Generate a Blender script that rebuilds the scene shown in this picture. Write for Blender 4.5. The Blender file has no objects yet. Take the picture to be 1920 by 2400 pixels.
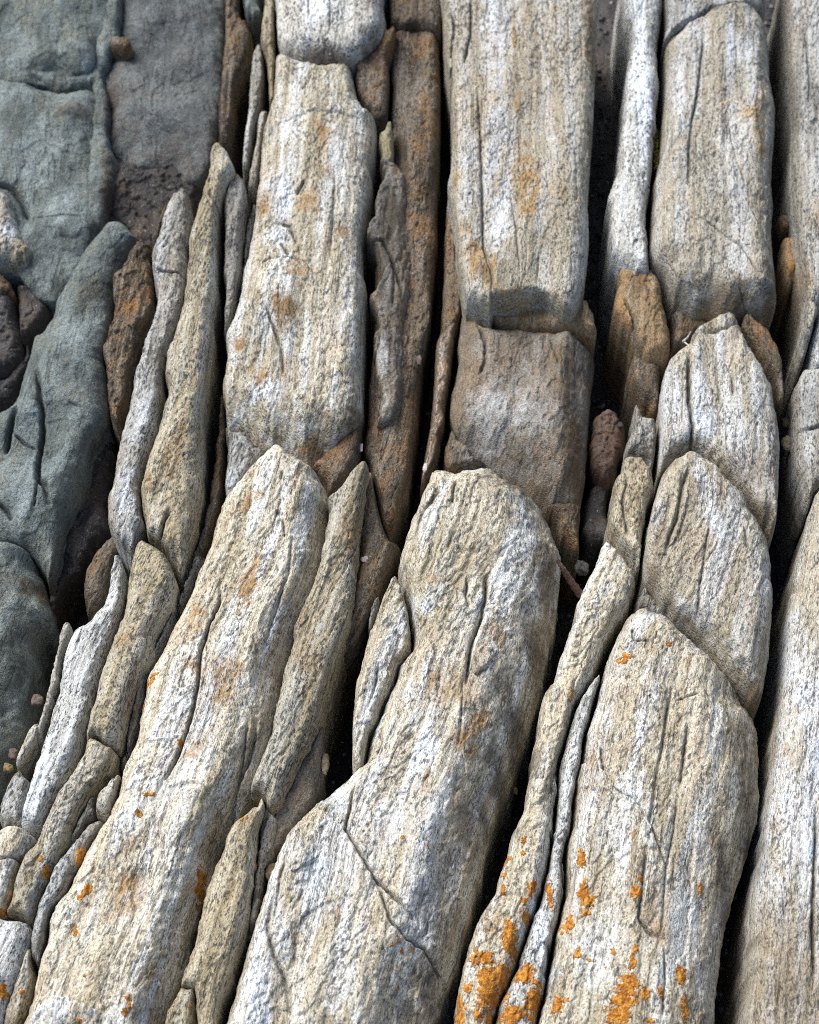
import bpy, math, random
import numpy as np
from mathutils import Vector
random.seed(7)
rng = np.random.default_rng(11)
scene = bpy.context.scene
COL = scene.collection

# ------------------------------------------------------------------ camera
PITCH, DIST, HALF = math.radians(60), 1.79, math.tan(math.radians(15))
cam = bpy.data.cameras.new('camera')
cam_o = bpy.data.objects.new('camera', cam)
COL.objects.link(cam_o)
CAM = np.array([0.0, -DIST * math.cos(PITCH), DIST * math.sin(PITCH)])
cam_o.location = CAM
cam_o.rotation_euler = (math.pi / 2 - PITCH, 0, 0)
cam.sensor_fit = 'VERTICAL'
cam.sensor_height = 36
cam.lens = 18 / HALF
cam.clip_start, cam.clip_end = 0.05, 100
cam.dof.use_dof = True
cam.dof.focus_distance = 1.70
cam.dof.aperture_fstop = 7.0
scene.camera = cam_o

# ------------------------------------------------------------------ sky, sun, exposure
SUN_EL, SUN_AZ = math.radians(50), math.radians(-48)      # azimuth from +Y towards +X
world = bpy.data.worlds.new('World')
scene.world = world
world.use_nodes = True
wn = world.node_tree
sky = wn.nodes.new('ShaderNodeTexSky')
sky.sky_type = 'NISHITA'
sky.sun_disc = False
sky.sun_elevation = SUN_EL
sky.sun_rotation = SUN_AZ
sky.air_density, sky.dust_density, sky.ozone_density = 1.0, 3.0, 1.0
wn.links.new(sky.outputs[0], wn.nodes['Background'].inputs[0])
wn.nodes['Background'].inputs[1].default_value = 0.058
sun = bpy.data.lights.new('sun', 'SUN')
sun.energy = 1.5
sun.angle = math.radians(36)
sun.color = (1.0, 0.985, 0.955)
sun_o = bpy.data.objects.new('sun', sun)
COL.objects.link(sun_o)
sd = Vector((math.sin(SUN_AZ) * math.cos(SUN_EL), math.cos(SUN_AZ) * math.cos(SUN_EL), math.sin(SUN_EL)))
sun_o.rotation_euler = sd.to_track_quat('Z', 'Y').to_euler()
scene.view_settings.view_transform = 'Standard'
scene.view_settings.look = 'None'
scene.view_settings.gamma = 1
scene.view_settings.exposure = 1.52
scene.render.engine = 'CYCLES'
scene.cycles.max_bounces = 6
scene.cycles.filter_width = 1.0
scene.cycles.use_denoising = False
scene.cycles.use_adaptive_sampling = False

# ------------------------------------------------------------------ measuring: the outcrop lies on a horizontal plane
CR = {'A0': (0, 0), 'B0': (600, 0), 'C0': (1120, 0), 'A6': (0, 600), 'B6': (600, 600), 'C6': (1120, 600),
      'A12': (0, 1200), 'B12': (600, 1200), 'C12': (1120, 1200), 'A16': (0, 1600), 'B16': (600, 1600), 'C16': (1120, 1600)}
K = 800 / 1725
PX = 2 * DIST * HALF / 2400                                # metres per unit of the tracing at the middle


def T(*a):
    """traced outline: sheet key followed by x, y pairs, the key may change on the way"""
    out, k, i = [], None, 0
    while i < len(a):
        if isinstance(a[i], str):
            k = CR[a[i]]; i += 1
        else:
            out.append((k[0] + K * a[i], k[1] + K * a[i + 1])); i += 2
    return np.array(out, float)


def plane(p, z):
    """points of the tracing laid out on the horizontal plane of height z"""
    p = np.asarray(p, float).reshape(-1, 2)
    x = (p[:, 0] - 960) / 1200 * HALF
    y = (1200 - p[:, 1]) / 1200 * HALF
    c, s = math.cos(PITCH), math.sin(PITCH)
    dy, dz = y * s + c, y * c - s
    t = (z - CAM[2]) / dz
    return np.stack([CAM[0] + t * x, CAM[1] + t * dy], 1)


def unplane(x, y):
    """back from the plane z = 0 to tracing units"""
    c, s = math.cos(PITCH), math.sin(PITCH)
    ry, rz = y - CAM[1], -CAM[2]
    f = ry * c - rz * s
    return 960 + x / f / HALF * 1200, 1200 - (ry * s + rz * c) / f / HALF * 1200


# bedding: how far the layers lean sideways down the outcrop
GX = np.array([-200, 100, 560, 775, 1215, 1680, 1920, 2300.])
GY = np.array([-300, 0, 400, 900, 1200, 1600, 2000, 2400, 2900.])
GD = np.array([[0, 0, -20, -150, -260, -450, -620, -780, -960],
               [0, 0, -20, -140, -250, -430, -600, -760, -940],
               [0, 0, -30, -115, -215, -390, -530, -680, -860],
               [5, 0, -35, -85, -160, -305, -435, -575, -730],
               [0, 0, 10, -30, -105, -255, -385, -465, -560],
               [0, 0, 0, -5, 0, -120, -190, -260, -330],
               [0, 0, 0, 0, -5, -60, -90, -120, -150],
               [0, 0, 0, 0, -5, -50, -80, -100, -120.]])


def bilin(x, y):
    i = np.clip(np.searchsorted(GX, x) - 1, 0, len(GX) - 2)
    j = np.clip(np.searchsorted(GY, y) - 1, 0, len(GY) - 2)
    u = np.clip((x - GX[i]) / (GX[i + 1] - GX[i]), 0, 1)
    v = np.clip((y - GY[j]) / (GY[j + 1] - GY[j]), 0, 1)
    v = v * v * (3 - 2 * v) * 0.35 + v * 0.65
    return ((GD[i, j] * (1 - u) + GD[i + 1, j] * u) * (1 - v) + (GD[i, j + 1] * (1 - u) + GD[i + 1, j + 1] * u) * v)


def grain(x, y):
    px, py = unplane(x, y)
    X = px.copy()
    for _ in range(6):
        X = px - bilin(X, py)
    return (X - 960) * PX, y.copy()


# ------------------------------------------------------------------ noise in numpy
PERM = rng.permutation(256)
PERM = np.concatenate([PERM, PERM])
ANG = rng.random(256) * 2 * math.pi
GRX, GRY = np.cos(ANG), np.sin(ANG)


def pn(x, y, seed=0):
    x = x + seed * 17.31; y = y + seed * 9.77
    xi, yi = np.floor(x).astype(int), np.floor(y).astype(int)
    xf, yf = x - xi, y - yi
    u, v = xf ** 3 * (xf * (6 * xf - 15) + 10), yf ** 3 * (yf * (6 * yf - 15) + 10)

    def g(a, b):
        h = PERM[(PERM[(xi + a) & 255] + yi + b) & 255]
        return GRX[h] * (xf - a) + GRY[h] * (yf - b)
    return 1.5 * ((g(0, 0) * (1 - u) + g(1, 0) * u) * (1 - v) + (g(0, 1) * (1 - u) + g(1, 1) * u) * v)


def sstep(a, b, x):
    t = np.clip((x - a) / (b - a), 0, 1)
    return t * t * (3 - 2 * t)


# ------------------------------------------------------------------ materials
class NT:
    def __init__(self, name):
        self.m = bpy.data.materials.new(name)
        self.m.use_nodes = True
        self.t = self.m.node_tree
        self.b = self.t.nodes['Principled BSDF']

    def n(self, typ, **kw):
        nd = self.t.nodes.new(typ)
        for k, v in kw.items():
            setattr(nd, k, v)
        return nd

    def l(self, a, b):
        self.t.links.new(a, b)

    def put(self, sock, v):
        if isinstance(v, (int, float)):
            sock.default_value = v
        elif isinstance(v, (tuple, list)):
            sock.default_value = (*v, 1) if len(v) == 3 and sock.type == 'RGBA' else v
        else:
            self.l(v, sock)

    def math(self, op, a, b=0.0, c=None, clamp=False):
        nd = self.n('ShaderNodeMath', operation=op, use_clamp=clamp)
        self.put(nd.inputs[0], a); self.put(nd.inputs[1], b)
        if c is not None:
            self.put(nd.inputs[2], c)
        return nd.outputs[0]

    def noise(self, vec, sc, detail=2.0, rough=0.5, dist=0.0, off=0.0):
        mp = self.n('ShaderNodeMapping')
        mp.inputs['Scale'].default_value = sc
        mp.inputs['Location'].default_value = (off, off * 1.7, off * 0.6)
        self.l(vec, mp.inputs['Vector'])
        nd = self.n('ShaderNodeTexNoise')
        nd.inputs['Scale'].default_value = 1
        nd.inputs['Detail'].default_value = detail
        nd.inputs['Roughness'].default_value = rough
        nd.inputs['Distortion'].default_value = dist
        self.l(mp.outputs[0], nd.inputs['Vector'])
        return nd.outputs['Fac']

    def ss(self, x, a, b):
        nd = self.n('ShaderNodeMapRange', interpolation_type='SMOOTHSTEP')
        self.put(nd.inputs['Value'], x)
        nd.inputs['From Min'].default_value = a
        nd.inputs['From Max'].default_value = b
        return nd.outputs[0]

    def mix(self, f, a, b, mode='MIX'):
        nd = self.n('ShaderNodeMix', data_type='RGBA', blend_type=mode)
        self.put(nd.inputs['Factor'], f)
        self.put(nd.inputs['A'], a); self.put(nd.inputs['B'], b)
        return nd.outputs['Result']


def rock_material(name, a, b, white, ochre, brown, dark, ochre_amt=0.5, white_amt=0.5, speck=0.5, streak=1.0, rough=0.85, off=0.0, bump=0.66, fleck=0.0, iso=1.0):
    """layered gneiss: bands and flecks drawn out along the bedding, rust, bleached streaks and dark mica grains"""
    k = NT(name)
    at = k.n('ShaderNodeAttribute', attribute_name='grain').outputs['Vector']
    st = k.n('ShaderNodeAttribute', attribute_name='stain_shade')
    sep = k.n('ShaderNodeSeparateColor')
    k.l(st.outputs['Color'], sep.inputs[0])
    s_ochre, s_white, s_dark, s_brown = sep.outputs[0], sep.outputs[1], sep.outputs[2], st.outputs['Alpha']
    q = iso
    low = k.noise(at, (22, 9, 22), 3, 0.6, 0.3, off)
    band = k.noise(at, (210, 7 * q, 210), 3, 0.6, 0.0, off + 3)
    band2 = k.noise(at, (55, 3.5 * q, 55), 3, 0.55, 0.2, off + 5)
    mott = k.noise(at, (85, 40, 85), 4, 0.65, 0.4, off + 7)
    col = k.mix(k.ss(k.math('ADD', k.math('MULTIPLY', band, streak), k.math('MULTIPLY', low, 1 - 0.4 * streak)), 0.35 * (streak + 1 - 0.4 * streak), 0.65 * (streak + 1 - 0.4 * streak)), a, b)
    # bleached
    wm = k.math('ADD', k.math('MULTIPLY', k.ss(band2, 0.46, 0.61), white_amt), k.math('MULTIPLY', s_white, k.ss(mott, 0.1, 0.52)), clamp=True)
    col = k.mix(wm, col, white)
    # rust
    on = k.math('ADD', k.math('MULTIPLY', low, 0.5), k.math('MULTIPLY', mott, 0.5))
    om = k.math('ADD', k.math('MULTIPLY', k.ss(on, 0.47, 0.62), ochre_amt), k.math('MULTIPLY', s_ochre, k.math('MULTIPLY', k.ss(mott, 0.28, 0.58), 1.25)), clamp=True)
    col = k.mix(om, col, ochre)
    bm = k.math('MULTIPLY', s_brown, k.ss(k.math('ADD', k.math('MULTIPLY', band, 0.5), k.math('MULTIPLY', mott, 0.5)), 0.25, 0.52), clamp=True)
    col = k.mix(bm, col, brown)
    # thin dark mica layers
    b3 = k.noise(at, (330, 5 * q, 330), 3, 0.6, 0.1, off + 29)
    b3m = k.math('MULTIPLY', k.ss(b3, 0.54, 0.66), k.ss(k.noise(at, (40, 12, 40), 2, 0.5, 0.0, off + 31), 0.38, 0.6))
    col = k.mix(k.math('MULTIPLY', b3m, 0.62), col, tuple(0.42 * u + 0.25 * v for u, v in zip(a, dark)))
    # mica flecks
    f1 = k.noise(at, (560, 200 * q, 560), 2, 0.6, 0.15, off + 11)
    dens = k.noise(at, (60, 25, 60), 2, 0.5, 0.0, off + 13)
    thr = k.math('ADD', f1, k.math('MULTIPLY', k.math('SUBTRACT', dens, 0.5), 0.35))
    sp = k.ss(thr, 0.55, 0.63)
    col = k.mix(k.math('MULTIPLY', sp, speck), col, dark)
    f3 = k.noise(at, (400, 60 * q, 400), 3, 0.6, 0.3, off + 19)
    sp3 = k.ss(f3, 0.61, 0.68)
    col = k.mix(k.math('MULTIPLY', sp3, speck * 0.8), col, dark)
    # fine salt and pepper grain
    f2 = k.noise(at, (900, 520, 900), 2, 0.7, 0.0, off + 17)
    gr = k.ss(f2, 0.3, 0.7)
    mul = k.math('ADD', k.math('MULTIPLY', gr, 0.72), 0.65)
    cm = k.n('ShaderNodeCombineColor')
    for i in range(3):
        k.l(mul, cm.inputs[i])
    col = k.mix(1.0, col, cm.outputs[0], 'MULTIPLY')
    if fleck:
        f4 = k.noise(at, (520, 400, 520), 1, 0.5, 0.0, off + 23)
        col = k.mix(k.math('MULTIPLY', k.ss(f4, 0.70, 0.75), fleck), col, (0.45, 0.47, 0.47))
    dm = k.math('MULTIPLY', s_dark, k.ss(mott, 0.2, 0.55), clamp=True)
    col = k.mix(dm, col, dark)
    # every stone a little different in tone
    oi = k.n('ShaderNodeObjectInfo').outputs['Random']
    tint = k.mix(oi, (1.01, 1.06, 1.12), (0.99, 0.975, 0.92))
    tone = k.math('ADD', k.math('MULTIPLY', k.math('FRACT', k.math('MULTIPLY', oi, 7.31)), 0.26), 0.88)
    tc = k.n('ShaderNodeCombineColor')
    for i in range(3):
        k.l(tone, tc.inputs[i])
    col = k.mix(0.75 if streak > 0.9 else 0.3, col, k.mix(1.0, col, k.mix(1.0, tint, tc.outputs[0], 'MULTIPLY'), 'MULTIPLY'))
    k.l(col, k.b.inputs['Base Color'])
    k.b.inputs['Roughness'].default_value = rough
    k.b.inputs['Specular IOR Level'].default_value = 0.35
    hsum = k.math('ADD', k.math('MULTIPLY', f1, -0.9), k.math('MULTIPLY', f2, 0.45))
    hsum = k.math('ADD', hsum, k.math('MULTIPLY', sp3, -0.55))
    hsum = k.math('ADD', hsum, k.math('MULTIPLY', b3m, -0.7))
    hsum = k.math('ADD', hsum, k.math('MULTIPLY', mott, 0.4))
    bp = k.n('ShaderNodeBump')
    bp.inputs['Strength'].default_value = bump
    bp.inputs['Distance'].default_value = 0.0022
    k.l(hsum, bp.inputs['Height'])
    k.l(bp.outputs[0], k.b.inputs['Normal'])
    return k.m


OCH, BRN, DRK = (0.31, 0.20, 0.095), (0.105, 0.068, 0.036), (0.032, 0.033, 0.034)
M = {
    'pale': rock_material('pale gneiss', (0.335, 0.28, 0.185), (0.58, 0.545, 0.45), (0.70, 0.74, 0.77), OCH, BRN, DRK, 0.36, 0.52, 0.68),
    'white': rock_material('bleached gneiss', (0.33, 0.32, 0.28), (0.56, 0.56, 0.53), (0.70, 0.73, 0.76), OCH, BRN, DRK, 0.15, 0.5, 0.8, off=40),
    'tan': rock_material('tan gneiss', (0.23, 0.185, 0.11), (0.42, 0.375, 0.27), (0.55, 0.57, 0.56), (0.26, 0.17, 0.08), BRN, DRK, 0.40, 0.38, 0.8, off=80),
    'grey': rock_material('grey gneiss', (0.18, 0.165, 0.135), (0.36, 0.345, 0.31), (0.50, 0.525, 0.54), (0.24, 0.165, 0.09), BRN, DRK, 0.25, 0.42, 0.8, off=120),
    'brown': rock_material('iron stained rock', (0.07, 0.050, 0.032), (0.17, 0.13, 0.085), (0.34, 0.33, 0.30), (0.23, 0.115, 0.032), (0.06, 0.036, 0.02), (0.02, 0.02, 0.02), 0.65, 0.22, 0.6, rough=0.6, off=160, fleck=0.6, bump=1.2, iso=1.6),
    'slate': rock_material('green grey schist', (0.085, 0.098, 0.09), (0.185, 0.22, 0.208), (0.29, 0.34, 0.335), (0.15, 0.13, 0.075), (0.08, 0.056, 0.038), (0.025, 0.03, 0.032), 0.4, 0.4, 0.4, streak=0.25, rough=0.75, off=200, iso=5, fleck=0.5, bump=0.9),
    'purple': rock_material('purplish grey schist', (0.06, 0.068, 0.067), (0.14, 0.155, 0.152), (0.21, 0.235, 0.235), (0.13, 0.095, 0.075), (0.07, 0.048, 0.036), (0.025, 0.027, 0.03), 0.4, 0.35, 0.4, streak=0.25, rough=0.75, off=220, iso=5, fleck=0.5, bump=0.9),
    'dark': rock_material('dark wet rock', (0.028, 0.027, 0.029), (0.07, 0.062, 0.056), (0.11, 0.10, 0.095), (0.10, 0.06, 0.03), (0.04, 0.028, 0.02), (0.012, 0.013, 0.015), 0.4, 0.2, 0.5, streak=0.3, rough=0.5, off=240, iso=6, fleck=0.7),
}


def lichen_material():
    k = NT('orange lichen crust')
    g = k.n('ShaderNodeNewGeometry')
    n1 = k.noise(g.outputs['Position'], (260, 260, 260), 3, 0.6)
    n2 = k.noise(g.outputs['Position'], (900, 900, 900), 2, 0.6, off=4)
    c = k.mix(k.ss(n1, 0.38, 0.62), (0.30, 0.095, 0.006), (0.56, 0.26, 0.03))
    c = k.mix(k.math('MULTIPLY', k.ss(n2, 0.52, 0.66), 0.7), c, (0.20, 0.055, 0.006))
    k.l(c, k.b.inputs['Base Color'])
    k.b.inputs['Roughness'].default_value = 0.9
    bp = k.n('ShaderNodeBump')
    bp.inputs['Strength'].default_value = 0.8
    bp.inputs['Distance'].default_value = 0.0012
    k.l(n2, bp.inputs['Height'])
    k.l(bp.outputs[0], k.b.inputs['Normal'])
    return k.m


def simple_material(name, a, b, sc=300, rough=0.7, island=False):
    k = NT(name)
    g = k.n('ShaderNodeNewGeometry')
    f = k.noise(g.outputs['Position'], (sc, sc, sc), 3, 0.6)
    f = k.ss(f, 0.35, 0.65)
    if island:
        f = k.math('ADD', k.math('POWER', g.outputs['Random Per Island'], 6.0), k.math('MULTIPLY', f, 0.12), clamp=True)
    k.l(k.mix(f, a, b), k.b.inputs['Base Color'])
    k.b.inputs['Roughness'].default_value = rough
    bp = k.n('ShaderNodeBump')
    bp.inputs['Strength'].default_value = 0.6
    bp.inputs['Distance'].default_value = 0.001
    k.l(f, bp.inputs['Height'])
    if not island:
        k.l(bp.outputs[0], k.b.inputs['Normal'])
    return k.m


M['lichen'] = lichen_material()
M['gravel'] = simple_material('dark shelly gravel', (0.014, 0.014, 0.015), (0.36, 0.36, 0.36), 500, 0.45, True)
M['twig'] = simple_material('reddish twig bark', (0.07, 0.035, 0.028), (0.16, 0.09, 0.07), 400)
M['straw'] = simple_material('bleached straw', (0.55, 0.55, 0.52), (0.75, 0.75, 0.72), 400)
M['shell'] = simple_material('shell fragment', (0.50, 0.42, 0.38), (0.70, 0.62, 0.58), 600, 0.5)
M['pink'] = simple_material('pink pebble stone', (0.08, 0.055, 0.045), (0.15, 0.105, 0.085), 300)
M['amber'] = simple_material('amber shell', (0.30, 0.12, 0.01), (0.5, 0.26, 0.03), 600, 0.5)
M['cream'] = simple_material('cream pebble stone', (0.13, 0.105, 0.07), (0.24, 0.20, 0.14), 300)
M['ochre'] = simple_material('ochre pebble stone', (0.14, 0.095, 0.05), (0.26, 0.18, 0.09), 300)

# ------------------------------------------------------------------ stains with a shape of their own: rust, bleaching, iron film, and dark spots, some painted shade
SPOTS = []                                                  # x, y, rx, ry, lean, channel, amount


def spot(key, ch, *a):
    """ch: 0 rust, 1 bleached, 2 dark, 3 brown film; then cx, cy, rx, ry, lean (degrees), amount ..."""
    for i in range(0, len(a), 6):
        cx, cy, rx, ry, an, am = a[i:i + 6]
        p = T(key, cx, cy)[0]
        w = plane([p], -0.005)[0]
        SPOTS.append((w[0], w[1], rx * K * PX, ry * K * PX * 1.15, math.radians(an), ch, am))


def stain_shade(x, y):
    out = np.zeros((len(x), 4))
    if not len(x):
        return out
    n = pn(x / 0.02, y / 0.02, 3) * 0.45 + pn(x / 0.007, y / 0.007, 5) * 0.3
    x0, x1, y0, y1 = x.min(), x.max(), y.min(), y.max()
    for sx, sy, rx, ry, an, ch, am in SPOTS:
        R = max(rx, ry) * 1.6
        if sx + R < x0 or sx - R > x1 or sy + R < y0 or sy - R > y1:
            continue
        c, s = math.cos(an), math.sin(an)
        dx, dy = x - sx, y - sy
        u, v = (dx * c + dy * s) / rx, (-dx * s + dy * c) / ry
        f = sstep(1.35, 0.25, np.sqrt(u * u + v * v) + n)
        out[:, ch] = np.maximum(out[:, ch], f * am)
    return out


# ------------------------------------------------------------------ rock builder
STEP = 2.3 * PX
ROCKS = []
FLOOR = -0.21


def resample(p, step):
    """closed Catmull-Rom through the traced corners at an even spacing"""
    n = len(p)
    pts = []
    for i in range(n):
        a, b, c, d = p[i - 1], p[i], p[(i + 1) % n], p[(i + 2) % n]
        m = max(2, int(np.linalg.norm(c - b) / step))
        t = (np.arange(m) / m)[:, None]
        cr = 0.5 * (2 * b + (c - a) * t + (2 * a - 5 * b + 4 * c - d) * t * t + (3 * b - a - 3 * c + d) * t ** 3)
        pts.append(cr * 0.5 + (b + (c - b) * t) * 0.5)
    return np.concatenate(pts)


def seg_dist(x, y, poly, cls, ncls):
    """signed distance to the outline (inside positive), nearest point, its normal, and the distance to each class of side"""
    N = len(x)
    best = np.full(N, 1e9); cx = np.zeros(N); cy = np.zeros(N); nx = np.zeros(N); ny = np.zeros(N)
    dc = np.full((ncls, N), 1e9)
    ins = np.zeros(N, bool)
    Q = np.roll(poly, -1, 0)
    for i in range(len(poly)):
        ax, ay = poly[i]; bx, by = Q[i]
        ex, ey = bx - ax, by - ay
        L = ex * ex + ey * ey + 1e-18
        t = np.clip(((x - ax) * ex + (y - ay) * ey) / L, 0, 1)
        qx, qy = ax + t * ex, ay + t * ey
        d = (x - qx) ** 2 + (y - qy) ** 2
        k = cls[i]
        np.minimum(dc[k], d, out=dc[k])
        m = d < best
        best[m] = d[m]; cx[m] = qx[m]; cy[m] = qy[m]
        l = math.sqrt(L)
        nx[m] = ey / l; ny[m] = -ex / l
        if ay != by:
            ins ^= ((ay > y) != (by > y)) & (x < (bx - ax) * (y - ay) / (by - ay) + ax)
    return np.where(ins, 1, -1) * np.sqrt(best), cx, cy, nx, ny, np.sqrt(dc)


def line_dist(x, y, pts):
    """distance to an open polyline and the side (left of travel positive), travel parameter 0..1"""
    best = np.full(len(x), 1e9); side = np.zeros(len(x)); par = np.zeros(len(x))
    n = len(pts) - 1
    for i in range(n):
        ax, ay = pts[i]; ex, ey = pts[i + 1] - pts[i]
        L = ex * ex + ey * ey + 1e-18
        t = np.clip(((x - ax) * ex + (y - ay) * ey) / L, 0, 1)
        d = (x - ax - t * ex) ** 2 + (y - ay - t * ey) ** 2
        m = d < best
        best[m] = d[m]
        side[m] = (ex * (y - ay) - ey * (x - ax))[m]
        par[m] = (i + t[m]) / n
    return np.sqrt(best), np.sign(side), par


class Rock:
    def __init__(s, name, label, cat, mat, z, tr, D=3.0, r=(28, 46, 30, 42), p=2.4, rough=1.0, jag=1.0, tilt=(0, 0), inset=0.0,
                 grooves=(), steps=(), bumps=(), under=-0.05, group=None, und=1.0, depth=None, lean=0.0):
        s.name, s.label, s.cat, s.mat, s.group = name, label, cat, mat, group
        s.z, s.tr, s.D, s.r, s.p, s.rough, s.jag, s.tilt, s.inset = z / 100, tr, D / 100, r, p, rough, jag, tilt, inset
        s.grooves, s.steps, s.bumps, s.under, s.und, s.lean = grooves, steps, bumps, under, und, lean
        s.depth = depth
        s.id = len(ROCKS)
        ROCKS.append(s)

    def frame(s):
        zb = s.z - s.D * 0.55
        w = plane(s.tr, zb)
        w = resample(w, 7 * PX)
        area = 0.5 * np.sum(w[:, 0] * np.roll(w[:, 1], -1) - np.roll(w[:, 0], -1) * w[:, 1])
        if area < 0:
            w = w[::-1]
        d = np.roll(w, -1, 0) - np.roll(w, 1, 0)
        nrm = np.stack([d[:, 1], -d[:, 0]], 1)
        nrm /= np.linalg.norm(nrm, axis=1)[:, None] + 1e-12
        sx, ty = grain(w[:, 0], w[:, 1])
        q = s.id * 3.7
        off = pn(w[:, 0] / 0.014, w[:, 1] / 0.014, q) * 2.2 + np.abs(pn(w[:, 0] / 0.006, w[:, 1] / 0.006, q + 1)) * 2.6 + pn(w[:, 0] / 0.003, w[:, 1] / 0.003, q + 2) * 1.3 - 0.8
        off = off * s.jag - s.inset
        w = w + nrm * (off * PX)[:, None]
        s.poly = w
        c = w.mean(0)
        s.c = c
        e = 0.01
        g0 = grain(np.array([c[0]]), np.array([c[1]]))[0][0]
        gx = grain(np.array([c[0] + e]), np.array([c[1]]))[0][0] - g0
        gy = grain(np.array([c[0]]), np.array([c[1] + e]))[0][0] - g0
        ax = np.array([gx, gy]); ax /= np.linalg.norm(ax)                 # across the bedding, to the right
        al = np.array([-ax[1], ax[0]])                                   # up the bedding
        e2 = np.roll(w, -1, 0) - w
        sn = np.stack([e2[:, 1], -e2[:, 0]], 1)
        sn /= np.linalg.norm(sn, axis=1)[:, None] + 1e-12
        a, b = sn @ ax, sn @ al
        kern = np.exp(-(np.arange(-14, 15) / 7.0) ** 2); kern /= kern.sum()
        m_ = len(a)
        wrap = np.arange(-14, m_ + 14) % m_
        a, b = np.convolve(a[wrap], kern, 'valid'), np.convolve(b[wrap], kern, 'valid')
        s.cls = np.where(np.abs(b) > np.abs(a) * 1.15, np.where(b > 0, 2, 3), np.where(a > 0, 1, 0))

    def height(s, x, y, dc):
        wl = 0.42 * (np.minimum(dc[0], 1) + np.minimum(dc[1], 1)) + 1e-5
        wt = 0.40 * (np.minimum(dc[2], 1) + np.minimum(dc[3], 1)) + 1e-5
        rr = [np.minimum(v * PX, wl if k < 2 else wt) for k, v in enumerate(s.r)]
        tot = np.zeros(len(x))
        chip = 0.6 * pn(x / 0.022, y / 0.022, s.id * 1.7) + 0.22 * pn(x / 0.007, y / 0.007, s.id * 1.1)
        for k in range(4):
            rk = rr[k] * np.clip(0.95 + chip * min(1, 34 / s.r[k]) ** 1.5, 0.45, 1.5)
            Dk = s.D * (0.7, 1.0, 0.6, 1.25)[k] if s.D > 0.02 else s.D
            qn = np.clip(dc[k] / rk, 0, 1)
            pk = s.p if s.r[k] < 80 else 1.45
            f = 1 - (1 - (1 - qn) ** pk) ** (1 / pk)
            tot += (f * Dk) ** 3
        drop = tot ** (1 / 3)
        drop = np.minimum(drop, s.D * 1.3)
        gs, gt = grain(x, y)
        o = s.id * 5.3
        if s.mat in ('slate', 'purple', 'dark', 'reddish'):
            gs, gt = gs * 0.6, gt * 1.9
        edge = np.clip(1 - drop / s.D, 0, 1)
        z = s.z - drop + (x - s.c[0]) * s.tilt[0] + (y - s.c[1]) * s.tilt[1]
        u = s.und
        z += u * 0.0042 * pn(gs / 0.05, gt / 0.13, o) * (0.3 + 0.7 * edge)
        z += u * 0.0022 * pn(gs / 0.024, gt / 0.12, o + 2)
        R = s.rough
        # flaked sheets: terraces with ragged edges
        n1 = pn(gs / 0.030, gt / 0.11, o + 4) + 0.38 * pn(gs / 0.009, gt / 0.022, o + 5) + 0.16 * pn(gs / 0.004, gt / 0.007, o + 9)
        if s.mat in ('slate', 'purple'):
            n1 = 0.8 * pn(x / 0.055 + 0.4 * y / 0.055, y / 0.06, o + 4) + 0.14 * pn(x / 0.014, y / 0.014, o + 5)
            z += 0.004 * pn(x / 0.07, y / 0.06 - 0.5 * x / 0.06, o + 21) + 0.0012 * pn(x / 0.013, y / 0.013, o + 22) + 0.0005 * pn(x / 0.005, y / 0.005, o + 23)
            R = R * 0.3
        for th in (-0.28, 0.08, 0.42):
            z += max(R, 0.9) * 0.0015 * sstep(th - 0.022, th + 0.022, n1)
        # ribs along the bedding
        z += R * 0.0008 * (np.abs(pn(gs / 0.009, gt / 0.14, o + 6)) * 2 - 0.5)
        z += R * 0.0006 * pn(gs / 0.0045, gt / 0.05, o + 7)
        z += R * 0.0004 * pn(gs / 0.005, gt / 0.010, o + 8)
        z += R * 0.00042 * pn(gs / 0.0025, gt / 0.006, o + 10)
        # open hair cracks along the bedding
        n2 = pn(gs / 0.024 + 0.10 * pn(gs / 0.01, gt / 0.012, o + 14), gt / 0.30, o + 11)
        msk = sstep(0.05, 0.35, pn(gs / 0.05, gt / 0.07, o + 12))
        z -= R * 0.0022 * np.exp(-(n2 / 0.016) ** 2) * msk
        for g in s.grooves:
            pts = plane(g[0], s.z)
            pts = s.rag(pts)
            d, sd_, pr = line_dist(x, y, pts)
            wd, dp = g[1] * PX, g[2] / 1000
            taper = np.minimum(1, 6 * np.minimum(pr, 1 - pr) + 0.25)
            z -= 1.7 * dp * taper * np.exp(-(d / (wd * 0.62)) ** 2)
        for g in s.steps:                                               # the right of travel drops by g[1] mm and recovers over g[2] units
            pts = s.rag(plane(g[0], s.z))
            d, sd_, pr = line_dist(x, y, pts)
            taper = np.minimum(1, 5 * np.minimum(pr, 1 - pr))
            hard = sstep(-2.5 * PX, 3.5 * PX, -sd_ * d)
            z -= 0.55 * g[1] / 1000 * taper * hard * np.exp(-(d / (g[2] * PX)) ** 2)
        for g in s.bumps:                                               # centre, radii, lean, height mm
            c = plane(g[0], s.z)[0]
            an = math.radians(g[3])
            dx, dy = x - c[0], y - c[1]
            uu = (dx * math.cos(an) + dy * math.sin(an)) / (g[1] * K * PX)
            vv = (-dx * math.sin(an) + dy * math.cos(an)) / (g[2] * K * PX)
            z += g[4] / 1000 * np.exp(-(uu * uu + vv * vv))
        return z

    def rag(s, pts):
        out = [pts[0]]
        for a, b in zip(pts[:-1], pts[1:]):
            m = max(1, int(np.linalg.norm(b - a) / (9 * PX)))
            for i in range(1, m + 1):
                out.append(a + (b - a) * i / m)
        out = np.array(out)
        o = np.stack([pn(out[:, 0] / 0.005, out[:, 1] / 0.005, s.id + 50), pn(out[:, 0] / 0.005, out[:, 1] / 0.005, s.id + 70)], 1)
        return out + o * 2.0 * PX

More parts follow.
